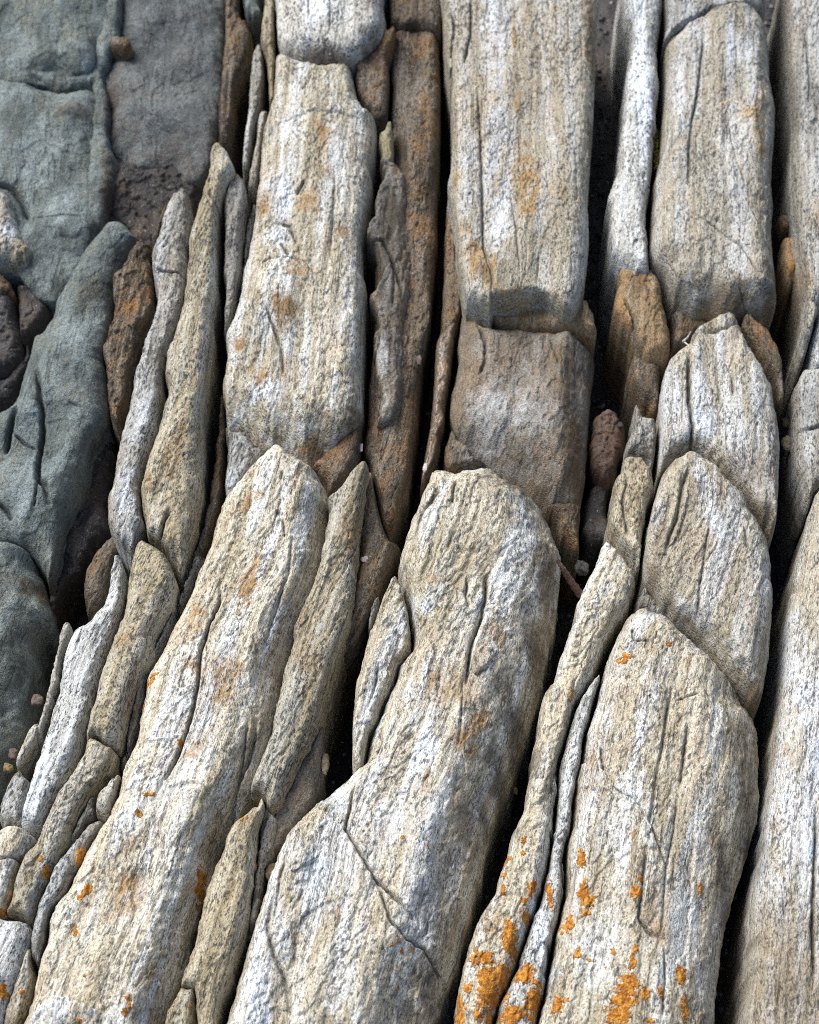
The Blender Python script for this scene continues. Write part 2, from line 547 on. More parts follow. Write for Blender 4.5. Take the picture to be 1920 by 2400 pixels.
    def build(s):
        s.frame()
        P = s.poly
        x0, y0 = P.min(0) - 2 * STEP
        x1, y1 = P.max(0) + 2 * STEP
        # nothing further than a hand outside the picture
        nx, ny = int((x1 - x0) / STEP) + 2, int((y1 - y0) / STEP) + 2
        gx = x0 + np.arange(nx) * STEP
        gy = y0 + np.arange(ny) * STEP
        X, Y = np.meshgrid(gx, gy, indexing='ij')
        x, y = X.ravel(), Y.ravel()
        d, cx, cy, n_x, n_y, dc = seg_dist(x, y, P, s.cls, 4)
        s.inr = d.max()
        ins = d > 0.3 * STEP
        I = ins.reshape(nx, ny)
        cell = I[:-1, :-1] | I[1:, :-1] | I[:-1, 1:] | I[1:, 1:]
        used = np.zeros((nx, ny), bool)
        used[:-1, :-1] |= cell; used[1:, :-1] |= cell; used[:-1, 1:] |= cell; used[1:, 1:] |= cell
        used = used.ravel()
        bd = used & ~ins
        x[bd], y[bd] = cx[bd], cy[bd]
        if bd.any():
            dc[:, bd] = seg_dist(x[bd], y[bd], P, s.cls, 4)[5]
        idx = np.full(nx * ny, -1)
        idx[used] = np.arange(used.sum())
        ux, uy, udc = x[used], y[used], dc[:, used]
        uz = s.height(ux, uy, udc)
        s.hx0, s.hy0, s.hn = x0, y0, (nx, ny)
        H = np.full(nx * ny, np.nan); H[used] = uz
        s.H = H.reshape(nx, ny)
        ci, cj = np.nonzero(cell)
        q = np.stack([ci * ny + cj, (ci + 1) * ny + cj, (ci + 1) * ny + cj + 1, ci * ny + cj + 1], 1)
        faces = idx[q]
        # rim
        e = np.concatenate([faces[:, [0, 1]], faces[:, [1, 2]], faces[:, [2, 3]], faces[:, [3, 0]]])
        key = np.sort(e, 1)
        kk = key[:, 0].astype(np.int64) * 10000000 + key[:, 1]
        _, inv, cnt = np.unique(kk, return_inverse=True, return_counts=True)
        rim = e[cnt[inv] == 1]
        rv = np.unique(rim)
        pos = np.full(len(ux), -1); pos[rv] = np.arange(len(rv))
        rnx, rny = n_x[used][rv], n_y[used][rv]
        rx, ry, rz = ux[rv], uy[rv], uz[rv]
        bot = FLOOR - 0.03 if s.depth is None else s.z - s.depth / 100
        rows = 9
        vx, vy, vz = [ux], [uy], [uz]
        rs, rt = grain(rx, ry)
        for k in range(1, rows + 1):
            f = k / rows
            ff = f ** 1.25
            zz = rz + (bot - rz) * ff
            nn = pn((rx + ry) / 0.02, zz / 0.012, s.id * 2.3) * 3.5 + pn(rt / 0.012, zz / 0.004 + rs / 0.03, s.id * 1.9) * 2.2
            o = (nn * s.rough * min(1, k / 2) - s.under * 40 * ff + s.lean * 40 * ff) * PX
            vx.append(rx + rnx * o); vy.append(ry + rny * o); vz.append(zz)
        nb = len(rv)
        fl = [faces]
        for k in range(rows):
            a0 = pos[rim[:, 0]]; b0 = pos[rim[:, 1]]
            up_a = rim[:, 0] if k == 0 else len(ux) + (k - 1) * nb + a0
            up_b = rim[:, 1] if k == 0 else len(ux) + (k - 1) * nb + b0
            lo_a, lo_b = len(ux) + k * nb + a0, len(ux) + k * nb + b0
            fl.append(np.stack([up_b, up_a, lo_a, lo_b], 1))
        V = np.stack([np.concatenate(vx), np.concatenate(vy), np.concatenate(vz)], 1)
        F = np.concatenate(fl)
        base = np.array([s.c[0], s.c[1], FLOOR])
        gs, gt = grain(V[:, 0], V[:, 1])
        G = np.stack([gs, gt, V[:, 2] * 1.0 + s.id * 0.37], 1)
        S = stain_shade(V[:, 0], V[:, 1])
        for g in s.grooves:                                             # shade of the open cracks deepened in the colour
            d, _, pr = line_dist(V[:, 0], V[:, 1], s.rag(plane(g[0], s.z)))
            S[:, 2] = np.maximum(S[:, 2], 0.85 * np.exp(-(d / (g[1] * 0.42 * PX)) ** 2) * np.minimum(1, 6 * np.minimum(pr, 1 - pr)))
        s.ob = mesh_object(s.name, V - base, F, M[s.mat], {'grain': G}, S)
        s.ob.location = base
        s.ob['label'] = s.label
        s.ob['category'] = s.cat
        s.ob['kind'] = 'thing'
        if s.group:
            s.ob['group'] = s.group
        s.base = base

    def at(s, x, y):
        """height of the top surface by bilinear lookup"""
        fx, fy = (x - s.hx0) / STEP, (y - s.hy0) / STEP
        nx, ny = s.hn
        i = np.clip(np.floor(fx).astype(int), 0, nx - 2); j = np.clip(np.floor(fy).astype(int), 0, ny - 2)
        u, v = fx - i, fy - j
        H = s.H
        return (H[i, j] * (1 - u) + H[i + 1, j] * u) * (1 - v) + (H[i, j + 1] * (1 - u) + H[i + 1, j + 1] * u) * v


def mesh_object(name, V, F, mat, vec_attr=None, col=None, parent=None, smooth=True):
    me = bpy.data.meshes.new(name)
    k = F.shape[1]
    me.vertices.add(len(V)); me.loops.add(F.size); me.polygons.add(len(F))
    me.vertices.foreach_set('co', np.ascontiguousarray(V, np.float32).ravel())
    me.loops.foreach_set('vertex_index', np.ascontiguousarray(F, np.int32).ravel())
    me.polygons.foreach_set('loop_start', np.arange(0, F.size, k, dtype=np.int32))
    me.polygons.foreach_set('loop_total', np.full(len(F), k, np.int32))
    me.update(calc_edges=True)
    me.validate()
    if smooth:
        me.polygons.foreach_set('use_smooth', np.ones(len(me.polygons), bool))
    if vec_attr:
        for nm, A in vec_attr.items():
            a = me.attributes.new(nm, 'FLOAT_VECTOR', 'POINT')
            a.data.foreach_set('vector', np.ascontiguousarray(A, np.float32).ravel())
    if col is not None:
        a = me.attributes.new('stain_shade', 'FLOAT_COLOR', 'POINT')
        a.data.foreach_set('color', np.ascontiguousarray(col, np.float32).ravel())
    me.materials.append(mat)
    o = bpy.data.objects.new(name, me)
    COL.objects.link(o)
    if parent:
        o.parent = parent
    return o

# ------------------------------------------------------------------ the stones, traced one by one
COLS, FLAKES, SCHIST = 'pale rock columns', 'thin rock flakes between the columns', 'green grey schist slabs'
SL, FL, BK, BD = 'rock slab', 'rock flake', 'rock block', 'boulder'

# --- dark schist, upper left
Rock('schist_slab', 'blurred green grey schist slab filling the top left corner above a dark notch', SL, 'slate', -5.5,
     T('A0', -200, -200, 470, -200, 540, -60, 535, 60, 515, 150, 480, 220, 470, 300, 430, 350, 300, 362, 220, 385, 150, 402, 100, 405, 0, 395, -200, 400), D=1.6, r=(80, 90, 60, 90), inset=-6, group=SCHIST, rough=2.0, und=2.6, jag=1.5,
     bumps=[(T('A0', 230, 330), 110, 60, 0, -14), (T('A0', 420, 250), 80, 120, 0, 6)])
Rock('schist_slab', 'bluish green schist slab below the dark notch at the left edge', SL, 'slate', -6.0,
     T('A0', -200, 420, 100, 425, 160, 435, 230, 458, 310, 475, 400, 468, 460, 452, 490, 500, 472, 600, 458, 800, 450, 1000, 440, 1180, 420, 1300, 390, 1380, 340, 1440, 280, 1505, 200, 1485, 150, 1440, 100, 1380, -200, 1340), D=1.6, r=(80, 90, 60, 150), inset=-6, group=SCHIST, rough=2.0, und=2.6, jag=1.4,
     grooves=[(T('A0', -50, 940, 60, 950, 110, 1010, 140, 1090), 14, 5), (T('A0', 150, 1080, 250, 1095, 400, 1085), 5, 1.5)])
Rock('schist_slab', 'wide purplish grey schist slab in the top left, right of the brown ridge', SL, 'purple', -7.0,
     T('A0', 620, -200, 1128, -200, 1130, 100, 1125, 300, 1115, 500, 1105, 640, 1085, 760, 1060, 830, 1000, 905, 930, 905, 870, 850, 800, 845, 720, 835, 640, 795, 565, 735, 545, 680, 560, 560, 520, 490, 510, 400, 560, 320, 600, 250, 620, 100), D=2.0, r=(110, 50, 60, 70), inset=-6, group=SCHIST, rough=2.0, und=2.6, jag=1.4)
Rock('schist_boulder', 'dark schist in the shaded hollow under the purplish slab', BD, 'dark', -9.5,
     T('A0', 545, 750, 640, 815, 720, 850, 870, 870, 960, 920, 1060, 870, 1045, 1000, 1010, 1100, 960, 1300, 850, 1350, 700, 1300, 640, 1200, 600, 1170, 540, 1180, 450, 1200, 455, 1050, 480, 900, 520, 800), D=3, group=SCHIST, rough=1.5, und=2.5, jag=2)
Rock('brown_rock_ridge', 'brown ridge running down between the two big schist slabs', SL, 'slate', -6.9,
     T('A0', 560, -150, 640, -150, 620, 100, 610, 230, 560, 330, 530, 420, 570, 560, 560, 700, 570, 780, 600, 840, 560, 1000, 520, 1160, 440, 1210, 430, 1150, 440, 900, 460, 700, 480, 560, 470, 450, 380, 470, 300, 480, 180, 440, 90, 400, 210, 370, 430, 330, 480, 260, 520, 180), D=2.5, group=SCHIST, rough=1.4, und=1.8, jag=2)
Rock('brown_stone_chip', 'small brown lump stuck on the ridge between the schist slabs', 'pebble', 'brown', -5.9,
     T('A0', 550, 210, 590, 205, 660, 215, 670, 250, 640, 280, 600, 275, 560, 250), D=2, rough=1.0, depth=5)
Rock('pale_rock', 'pale pinkish rock with white face cut off by the left edge', BK, 'tan', -4.5,
     T('A0', -200, 930, 0, 975, 50, 1005, 80, 1070, 100, 1150, 130, 1230, 175, 1290, 150, 1350, 100, 1372, 50, 1365, -200, 1390), D=3.5, rough=1.2)
Rock('small_rock', 'small brownish rock at the left edge under the pale pinkish one', BK, 'brown', -6.0,
     T('A0', -200, 1400, 20, 1400, 60, 1440, 72, 1510, -200, 1560), D=2.5, rough=1.2)
Rock('dark_boulder', 'near black boulder at the left edge', BD, 'dark', -7.0,
     T('A6', -200, 205, 70, 212, 100, 320, 130, 430, 130, 540, 60, 625, 0, 660, -200, 690), D=4.5, rough=1.4, group='dark boulders at the left edge')
Rock('dark_boulder', 'dark grey boulder wedged between the near black one and the long schist slab', BD, 'dark', -7.5,
     T('A0', 90, 1480, 160, 1472, 250, 1530, 268, 1600, 220, 1680, 150, 1735, 120, 1780, 105, 1640), D=3.5, rough=1.4, group='dark boulders at the left edge')
Rock('dark_boulder', 'low dark boulder in the hole left of the long cracked schist slab', BD, 'dark', -9.0,
     T('A6', -200, 640, 20, 660, 130, 560, 150, 480, 170, 560, 120, 680, 80, 760, 0, 830, -200, 880), D=3, rough=1.4, group='dark boulders at the left edge')
Rock('schist_slab', 'long blue grey schist slab with deep lengthwise cracks left of the flakes', SL, 'slate', -3.5,
     T('A0', 560, 1152, 620, 1160, 690, 1210, 722, 1225, 690, 1270, 650, 1320, 600, 1440, 570, 1560, 560, 1660, 'A6', 560, 365, 540, 440, 530, 530, 545, 640, 550, 740, 545, 830, 510, 880, 470, 930, 440, 1020, 420, 1110, 390, 1190, 345, 1290, 310, 1400, 285, 1520, 255, 1625, 235, 1635, 205, 1555, 140, 1495, 50, 1472, -200, 1470, -200, 900, 0, 800, 60, 755, 85, 690, 112, 600, 150, 480, 170, 400, 220, 370, 270, 300, 290, 225, 320, 175, 380, 70, 430, -30, 'A0', 470, 1210, 520, 1165), D=3.5, r=(80, 70, 50, 60), group=SCHIST, rough=2.0, und=2.6,
     grooves=[(T('A6', 180, 560, 190, 620, 215, 780, 210, 900, 195, 1050, 195, 1130, 230, 1170, 245, 1240), 9, 9), (T('A6', 80, 720, 75, 800, 50, 900, 30, 1000), 9, 7), (T('A6', 75, 905, 130, 945, 180, 965), 6, 4), (T('A6', 195, 1130, 185, 1200, 170, 1270), 5, 3), (T('A6', 0, 1250, 40, 1290, 60, 1330), 8, 4), (T('A6', 345, 740, 420, 770), 5, 2)],
     steps=[(T('A6', 300, 200, 250, 400, 200, 560), 4, 60)])
Rock('schist_slab', 'olive green schist slab with a rounded top at the lower left edge', SL, 'slate', -4.5,
     T('A6', -200, 1482, 50, 1484, 140, 1508, 190, 1568, 222, 1650, 'A12', 240, 440, 262, 520, 235, 565, 200, 575, 172, 640, 166, 760, 155, 860, 142, 960, 135, 1080, 100, 1200, 50, 1270, 0, 1370, -200, 1440), D=4, r=(80, 80, 60, 60), group=SCHIST, rough=2.0, und=2.6,
     steps=[(T('A12', 0, 300, 80, 350, 150, 420, 200, 500), 4, 50)])
Rock('wet_rock_band', 'dark reddish wet rock band lying low beside the long schist slab', SL, 'dark', -9.0,
     T('A6', 490, 905, 530, 850, 575, 880, 600, 930, 575, 1100, 552, 1200, 548, 1310, 560, 1420, 510, 1480, 450, 1570, 400, 1660, 340, 1720, 'A12', 300, 520, 250, 560, 250, 460, 'A6', 285, 1600, 330, 1400, 350, 1290, 400, 1200, 430, 1110, 450, 1020), D=2.5, rough=1.6, jag=2.5)

# --- thin flakes, left
Rock('rock_flake', 'brown ragged flake beside the long schist slab', FL, 'brown', -3.0,
     T('A0', 722, 1238, 742, 1268, 772, 1262, 770, 1350, 782, 1480, 780, 1580, 760, 1650, 'A6', 722, 400, 690, 480, 670, 560, 660, 650, 640, 740, 620, 820, 600, 905, 582, 860, 560, 800, 552, 700, 545, 600, 528, 500, 545, 440, 560, 370, 590, 300, 570, 200, 585, 130, 620, 90, 'A0', 650, 1340, 665, 1300, 690, 1268), D=3, group=FLAKES, jag=2.2, rough=1.5)
Rock('rock_sliver', 'narrow brown sliver leaning against the blunt grey finger of rock', FL, 'brown', -1.5,
     T('A0', 866, 1036, 842, 1085, 818, 1160, 795, 1235, 775, 1262, 770, 1220, 798, 1150, 828, 1062), D=1.5, group=FLAKES)
Rock('rock_flake', 'blunt grey finger of rock with a dark cross line near its top, bright lower half', FL, 'grey', -0.5,
     T('A0', 880, 1012, 920, 986, 958, 1000, 970, 1100, 960, 1200, 952, 1320, 940, 1480, 930, 1570, 900, 1660, 'A6', 895, 370, 860, 450, 835, 520, 825, 620, 830, 700, 810, 780, 796, 900, 768, 990, 738, 1080, 713, 1180, 720, 1300, 742, 1390, 715, 1425, 702, 1460, 682, 1530, 660, 1552, 620, 1480, 572, 1420, 550, 1340, 548, 1250, 580, 1150, 600, 1000, 630, 880, 660, 760, 690, 600, 718, 520, 735, 450, 760, 400, 790, 300, 800, 200, 780, 120, 772, 50, 'A0', 770, 1300, 800, 1240, 815, 1160, 842, 1085), D=3.2, r=(40, 45, 40, 50), group=FLAKES,
     grooves=[(T('A0', 775, 1362, 850, 1378, 945, 1372), 5, 3.5), (T('A6', 740, 460, 690, 490, 735, 440), 6, 3)], steps=[(T('A6', 850, 250, 820, 440, 740, 455, 725, 540), 5, 40)])
Rock('rock_flake', 'tallest tan flake with a pointed pale tip at the left', FL, 'tan', 0.6,
     T('A0', 1075, 765, 1110, 752, 1150, 790, 1190, 860, 1196, 895, 1155, 965, 1130, 1040, 1112, 1120, 1102, 1300, 1105, 1500, 'A6', 1100, 220, 1080, 330, 1080, 450, 1060, 600, 1045, 740, 1030, 850, 1030, 950, 1020, 1150, 1005, 1270, 975, 1400, 945, 1500, 918, 1615, 900, 1600, 885, 1550, 850, 1500, 800, 1450, 748, 1418, 735, 1350, 718, 1270, 717, 1180, 742, 1080, 772, 980, 802, 900, 832, 790, 855, 700, 840, 620, 845, 520, 870, 450, 900, 370, 930, 250, 950, 100, 'A0', 960, 1250, 975, 1180, 1000, 1100, 1030, 1000, 1060, 900, 1065, 830), D=3.6, r=(45, 60, 40, 50), group=FLAKES,
     grooves=[(T('A6', 735, 1380, 780, 1402, 812, 1402, 830, 1350, 855, 1290), 7, 7), (T('A0', 1055, 975, 1085, 1020, 1110, 1040), 5, 3)],
     steps=[(T('A6', 900, 380, 930, 330, 935, 480, 870, 620, 860, 740), 2.5, 40)])
Rock('rock_flake', 'short grey flake standing between the tallest tan flake and the rusty pale column', FL, 'grey', -1.2,
     T('A0', 1196, 900, 1235, 935, 1250, 1000, 1240, 1100, 1225, 1220, 1218, 1380, 1200, 1480, 1185, 1600, 1160, 1690, 1135, 1705, 1138, 1600, 1145, 1500, 1135, 1400, 1140, 1250, 1140, 1150, 1130, 1060, 1150, 990), D=2.6, group=FLAKES)
Rock('rock_sliver', 'dark slate coloured sliver pressed to the rusty pale column on its left', FL, 'grey', -4.0,
     T('A0', 1290, 1020, 1300, 1060, 1285, 1150, 1270, 1230, 1240, 1400, 1220, 1500, 1190, 1650, 1170, 1700, 1200, 1560, 1228, 1400, 1240, 1250, 1255, 1120), D=1.5, group=FLAKES)
Rock('rock_flake', 'dark brown flat strip right of the purplish schist at the top', FL, 'brown', -5.0,
     T('A0', 1142, -200, 1205, -200, 1212, 40, 1225, 130, 1262, 140, 1280, 220, 1260, 320, 1230, 400, 1192, 480, 1182, 640, 1162, 735, 1130, 790, 1108, 700, 1112, 560, 1125, 400, 1138, 250, 1142, 100), D=3, group=FLAKES, rough=1.6, jag=2)
Rock('rock_flake', 'small greenish flake at the top edge over a black gap', FL, 'slate', -4.5,
     T('A0', 1235, -200, 1238, 60, 1280, 112, 1325, 85, 1310, 20, 1318, -200), D=2.5, group=FLAKES)
Rock('rock_sliver', 'thin tan sliver hugging the topmost pale block on its left', FL, 'tan', -1.5,
     T('A0', 1345, -200, 1335, 70, 1322, 150, 1316, 200, 1332, 240, 1350, 300, 1357, 400, 1362, 520, 1368, 575, 1386, 490, 1393, 380, 1391, 250, 1386, 150, 1395, 0, 1400, -200), D=2, group=FLAKES)
Rock('rock_sliver', 'thin brown grey sliver between the flat brown strip and the tan sliver', FL, 'grey', -3.0,
     T('A0', 1312, 240, 1282, 290, 1268, 400, 1256, 540, 1250, 650, 1236, 720, 1226, 860, 1238, 900, 1258, 860, 1272, 740, 1292, 640, 1320, 540, 1338, 400, 1330, 280), D=2.2, group=FLAKES)
Rock('rock_sliver', 'thin grey sliver beside the upper left edge of the rusty pale column', FL, 'grey', -2.4,
     T('A0', 1332, 560, 1312, 600, 1292, 720, 1274, 840, 1252, 960, 1272, 988, 1300, 975, 1312, 880, 1325, 760, 1340, 640, 1352, 575), D=2, group=FLAKES)
Rock('rock_flake', 'bluish grey flake tucked under the lower left end of the rusty pale column', FL, 'grey', -2.6,
     T('A6', 1138, 860, 1180, 895, 1235, 910, 1300, 970, 1365, 995, 1300, 1070, 1225, 1160, 1150, 1270, 1140, 1180, 1140, 1100, 1152, 980), D=2, group=FLAKES, rough=0.8)
Rock('rock_sliver', 'thin grey splinter in the black gap left of the long lower column, above', FL, 'brown', -4.0,
     T('A6', 1128, 720, 1140, 800, 1145, 900, 1138, 1000, 1130, 1150, 1120, 1250, 1100, 1320, 1075, 1400, 1050, 1480, 1030, 1540, 1000, 1600, 960, 1700, 'A12', 930, 420, 905, 460, 930, 370, 960, 290, 'A6', 1020, 1440, 1045, 1330, 1070, 1200, 1090, 1050, 1105, 900), D=2.2, group=FLAKES, jag=1.6)
Rock('rock_sliver', 'dark grey splinter hugging the long lower column where it carries orange specks', FL, 'grey', -2.2,
     T('A12', 1030, 232, 990, 310, 940, 430, 890, 540, 830, 680, 785, 780, 745, 850, 725, 960, 700, 1060, 680, 1130, 660, 1220, 625, 1290, 608, 1290, 640, 1210, 650, 1130, 658, 1060, 700, 900, 740, 790, 790, 715, 840, 580, 900, 490, 940, 375, 985, 270), D=2, group=FLAKES, jag=1.8, rough=1.3)
Rock('rock_block', 'small brown block below the blunt grey finger of rock', BK, 'brown', -4.5,
     T('A12', 590, 150, 640, 230, 605, 260, 570, 330, 545, 440, 500, 520, 445, 535, 430, 440, 440, 320, 490, 240, 540, 175), D=3, rough=1.2)
Rock('rock_flake', 'bright bluish white flake with a long thin pointed tip, lower left', FL, 'white', -0.6,
     T('A12', 605, 236, 635, 300, 637, 400, 612, 520, 577, 600, 552, 680, 522, 750, 502, 860, 482, 930, 462, 1030, 437, 1140, 405, 1240, 380, 1310, 340, 1400, 290, 1480, 250, 1560, 215, 1635, 150, 1638, 108, 1618, 130, 1530, 160, 1420, 180, 1330, 215, 1240, 240, 1150, 270, 1040, 300, 940, 320, 850, 330, 740, 360, 660, 390, 620, 450, 580, 490, 530, 528, 490, 553, 420, 572, 320), D=3.4, r=(45, 50, 30, 40), group=FLAKES,
     steps=[(T('A12', 605, 260, 575, 420, 545, 560, 530, 700), 5, 26)])
Rock('rock_flake', 'tan wedge with a rounded pointed top, right of the bright bluish flake', FL, 'tan', 0.3,
     T('A12', 690, 172, 720, 153, 770, 180, 820, 220, 870, 280, 896, 360, 890, 430, 870, 490, 842, 540, 810, 600, 792, 640, 780, 720, 750, 790, 712, 840, 692, 900, 662, 990, 642, 1080, 625, 1150, 605, 1216, 542, 1188, 490, 1158, 440, 1192, 442, 1130, 465, 1020, 492, 930, 512, 830, 542, 750, 572, 680, 602, 600, 627, 540, 642, 440, 652, 340, 680, 225), D=3.6, r=(45, 60, 40, 30), group=FLAKES,
     steps=[(T('A12', 895, 400, 840, 520, 780, 580, 690, 470, 650, 440), 4, 45), (T('A12', 650, 440, 640, 560, 620, 640), 2, 30)])
Rock('rock_block', 'tan grey broken length continuing the tan wedge below a cross crack', BK, 'tan', -0.2,
     T('A12', 452, 1176, 490, 1170, 545, 1206, 600, 1228, 580, 1310, 540, 1370, 490, 1430, 440, 1500, 400, 1580, 372, 1660, 'A16', 350, 860, 310, 930, 270, 990, 240, 1060, 215, 1120, 190, 1200, 165, 1227, 100, 1205, 38, 1194, 60, 1130, 80, 1050, 100, 960, 130, 890, 180, 850, 210, 780, 250, 680, 290, 600, 340, 540, 390, 460, 430, 380, 442, 325), D=3.2, r=(50, 55, 20, 25), group=FLAKES)
Rock('rock_flake', 'narrow pinkish flake at the far left edge, lower half of the frame', FL, 'tan', -2.0,
     T('A12', 192, 1068, 212, 1110, 190, 1180, 150, 1240, 110, 1305, 80, 1300, 100, 1230, 140, 1150), D=2, group=FLAKES)
Rock('rock_flake', 'dark grey flake with a pale rib, just above the bottom left blocks', FL, 'grey', -1.8,
     T('A12', 100, 1312, 130, 1345, 160, 1370, 142, 1440, 122, 1530, 110, 1600, 60, 1610, 18, 1622, 5, 1500, 45, 1390), D=2.4, group=FLAKES)
Rock('rock_flake', 'thin dark grey flake left of the bright bluish flake', FL, 'grey', -2.5,
     T('A12', 345, 548, 362, 620, 330, 700, 310, 800, 300, 900, 270, 1000, 240, 1100, 200, 1190, 190, 1160, 215, 1060, 240, 980, 270, 860, 290, 740, 310, 620), D=2, group=FLAKES, jag=1.6)
Rock('rock_block', 'pale squared block with a hair crack near the bottom left corner', BK, 'pale', 0.0,
     T('A16', 20, 766, 60, 750, 110, 756, 165, 775, 186, 800, 150, 870, 112, 920, 92, 980, 72, 1080, 42, 1160, 20, 1198, -200, 1190, -200, 790), D=2.8, r=(30, 35, 20, 20),
     grooves=[(T('A16', -20, 900, 30, 885, 70, 878, 108, 890), 5, 3)])
Rock('rock_block', 'pale grey block in the bottom left corner', BK, 'white', 0.0,
     T('A16', -200, 1207, 40, 1205, 110, 1214, 165, 1237, 160, 1310, 130, 1400, 100, 1490, 70, 1560, 40, 1640, 10, 1760, -40, 1900, -200, 1900), D=3, r=(30, 45, 20, 30))
Rock('rock_flake', 'narrow greyish pink flake at the bottom edge, right of the corner block', FL, 'tan', -1.4,
     T('A16', 165, 1335, 175, 1440, 190, 1505, 180, 1570, 160, 1650, 115, 1740, 80, 1900, -30, 1900, 10, 1760, 55, 1630, 75, 1570, 105, 1495, 142, 1400), D=2.6, group=FLAKES)
Rock('rock_sliver', 'long pale sliver squeezed against the left side of the long lower column', FL, 'grey', -0.8,
     T('A16', 500, 700, 536, 716, 502, 770, 462, 840, 422, 930, 372, 1010, 330, 1100, 270, 1160, 250, 1240, 230, 1320, 212, 1400, 190, 1450, 170, 1400, 165, 1320, 190, 1222, 210, 1140, 250, 1050, 290, 950, 340, 885, 400, 800, 450, 735), D=2.4, group=FLAKES)
Rock('rock_chip', 'small tan lozenge shaped chip lodged beside the long lower column', FL, 'tan', -0.2,
     T('A16', 548, 545, 590, 482, 612, 482, 600, 540, 585, 610, 560, 680, 535, 702, 490, 680, 490, 620, 515, 565), D=2.2, group=FLAKES)
Rock('rock_sliver', 'grey blue sliver above the long pale sliver, left of the lozenge chip', FL, 'grey', -1.8,
     T('A16', 602, 472, 545, 520, 492, 590, 442, 640, 402, 720, 372, 800, 345, 872, 372, 850, 452, 728, 490, 695, 484, 620, 512, 560, 545, 538, 588, 480), D=2, group=FLAKES)

# --- second column: rusty and pale
Rock('rock_block', 'white topped block with a rounded brown lower end at the top edge', BK, 'white', 0.6,
     T('B0', 105, -200, 105, 100, 115, 230, 160, 305, 240, 338, 340, 346, 475, 340, 520, 295, 590, 240, 645, 180, 657, 100, 640, 0, 645, -200), D=4, r=(50, 60, 40, 70), group=COLS, rough=0.8,
     grooves=[(T('B0', 265, 0, 270, 90), 4, 2), (T('B0', 370, -50, 376, 60, 372, 160), 4, 2)])
Rock('rock_wedge', 'small brown grey wedge under the white topped block, beside the dark brown slab', BK, 'brown', -2.2,
     T('B0', 500, 330, 530, 296, 600, 245, 690, 165, 712, 182, 702, 260, 668, 335, 676, 400, 671, 500, 657, 602, 605, 604, 565, 572, 528, 520, 505, 440), D=2.5)
Rock('rock_column', 'broad pale column with rust patches, ending in a rounded blunt foot, upper left centre', SL, 'pale', 0.4,
     T('B0', 105, 310, 150, 335, 240, 360, 340, 368, 480, 362, 500, 440, 525, 520, 560, 575, 605, 605, 610, 700, 602, 800, 582, 880, 592, 930, 580, 1010, 560, 1150, 540, 1240, 545, 1400, 562, 1440, 552, 1600, 550, 1725, 'B6', 548, 500, 545, 620, 540, 760, 520, 870, 470, 900, 415, 935, 340, 1010, 262, 1062, 190, 1030, 120, 985, 'A6', 1360, 990, 1300, 955, 1240, 902, 1180, 890, 1146, 865, 1140, 760, 1125, 680, 1140, 600, 1152, 520, 1143, 445, 1190, 330, 1220, 200, 'A0', 1230, 1400, 1255, 1300, 1275, 1200, 1290, 1100, 1300, 1000, 1310, 950, 1320, 800, 1340, 650, 1365, 590, 1385, 500, 1392, 400), D=4.6, r=(50, 79, 60, 120), group=COLS, und=1.5, jag=0.8,
     grooves=[(T('B0', 400, 860, 395, 1000, 385, 1150, 375, 1300), 5, 1.6), (T('B0', 250, 915, 205, 985), 6, 2.5), (T('B0', 100, 1120, 175, 1140, 205, 1240), 7, 3), (T('B0', 130, 1230, 165, 1300), 8, 3), (T('B6', 90, 370, 130, 470, 140, 600), 6, 2.2), (T('A6', 1345, 270, 1385, 370, 1410, 440), 6, 2.5)],
     steps=[(T('B6', 400, 430, 360, 560, 300, 620, 270, 740), 4.5, 60), (T('B0', 0, 1370, 60, 1330, 170, 1310, 260, 1330, 300, 1420, 290, 1500), 5, 60), (T('B0', 60, 620, 150, 605, 300, 570, 430, 575, 600, 605), 4, 70), (T('B6', 380, 860, 330, 780, 240, 710, 120, 690, 20, 680), 3, 70), (T('A0', 1500, 1760, 1380, 1640, 1350, 1560), 2, 40)],
     bumps=[(T('B0', 130, 1500), 170, 200, 0, 6), (T('B6', 150, 800), 160, 180, 0, 6)])
Rock('rock_block', 'orange brown stained stone wedged under the foot of the rusty pale column', BK, 'brown', -2.6,
     T('B6', 275, 1085, 345, 1020, 420, 945, 475, 905, 540, 880, 532, 1000, 510, 1070, 440, 1150, 376, 1215, 355, 1160, 310, 1100), D=2.5, rough=0.8)
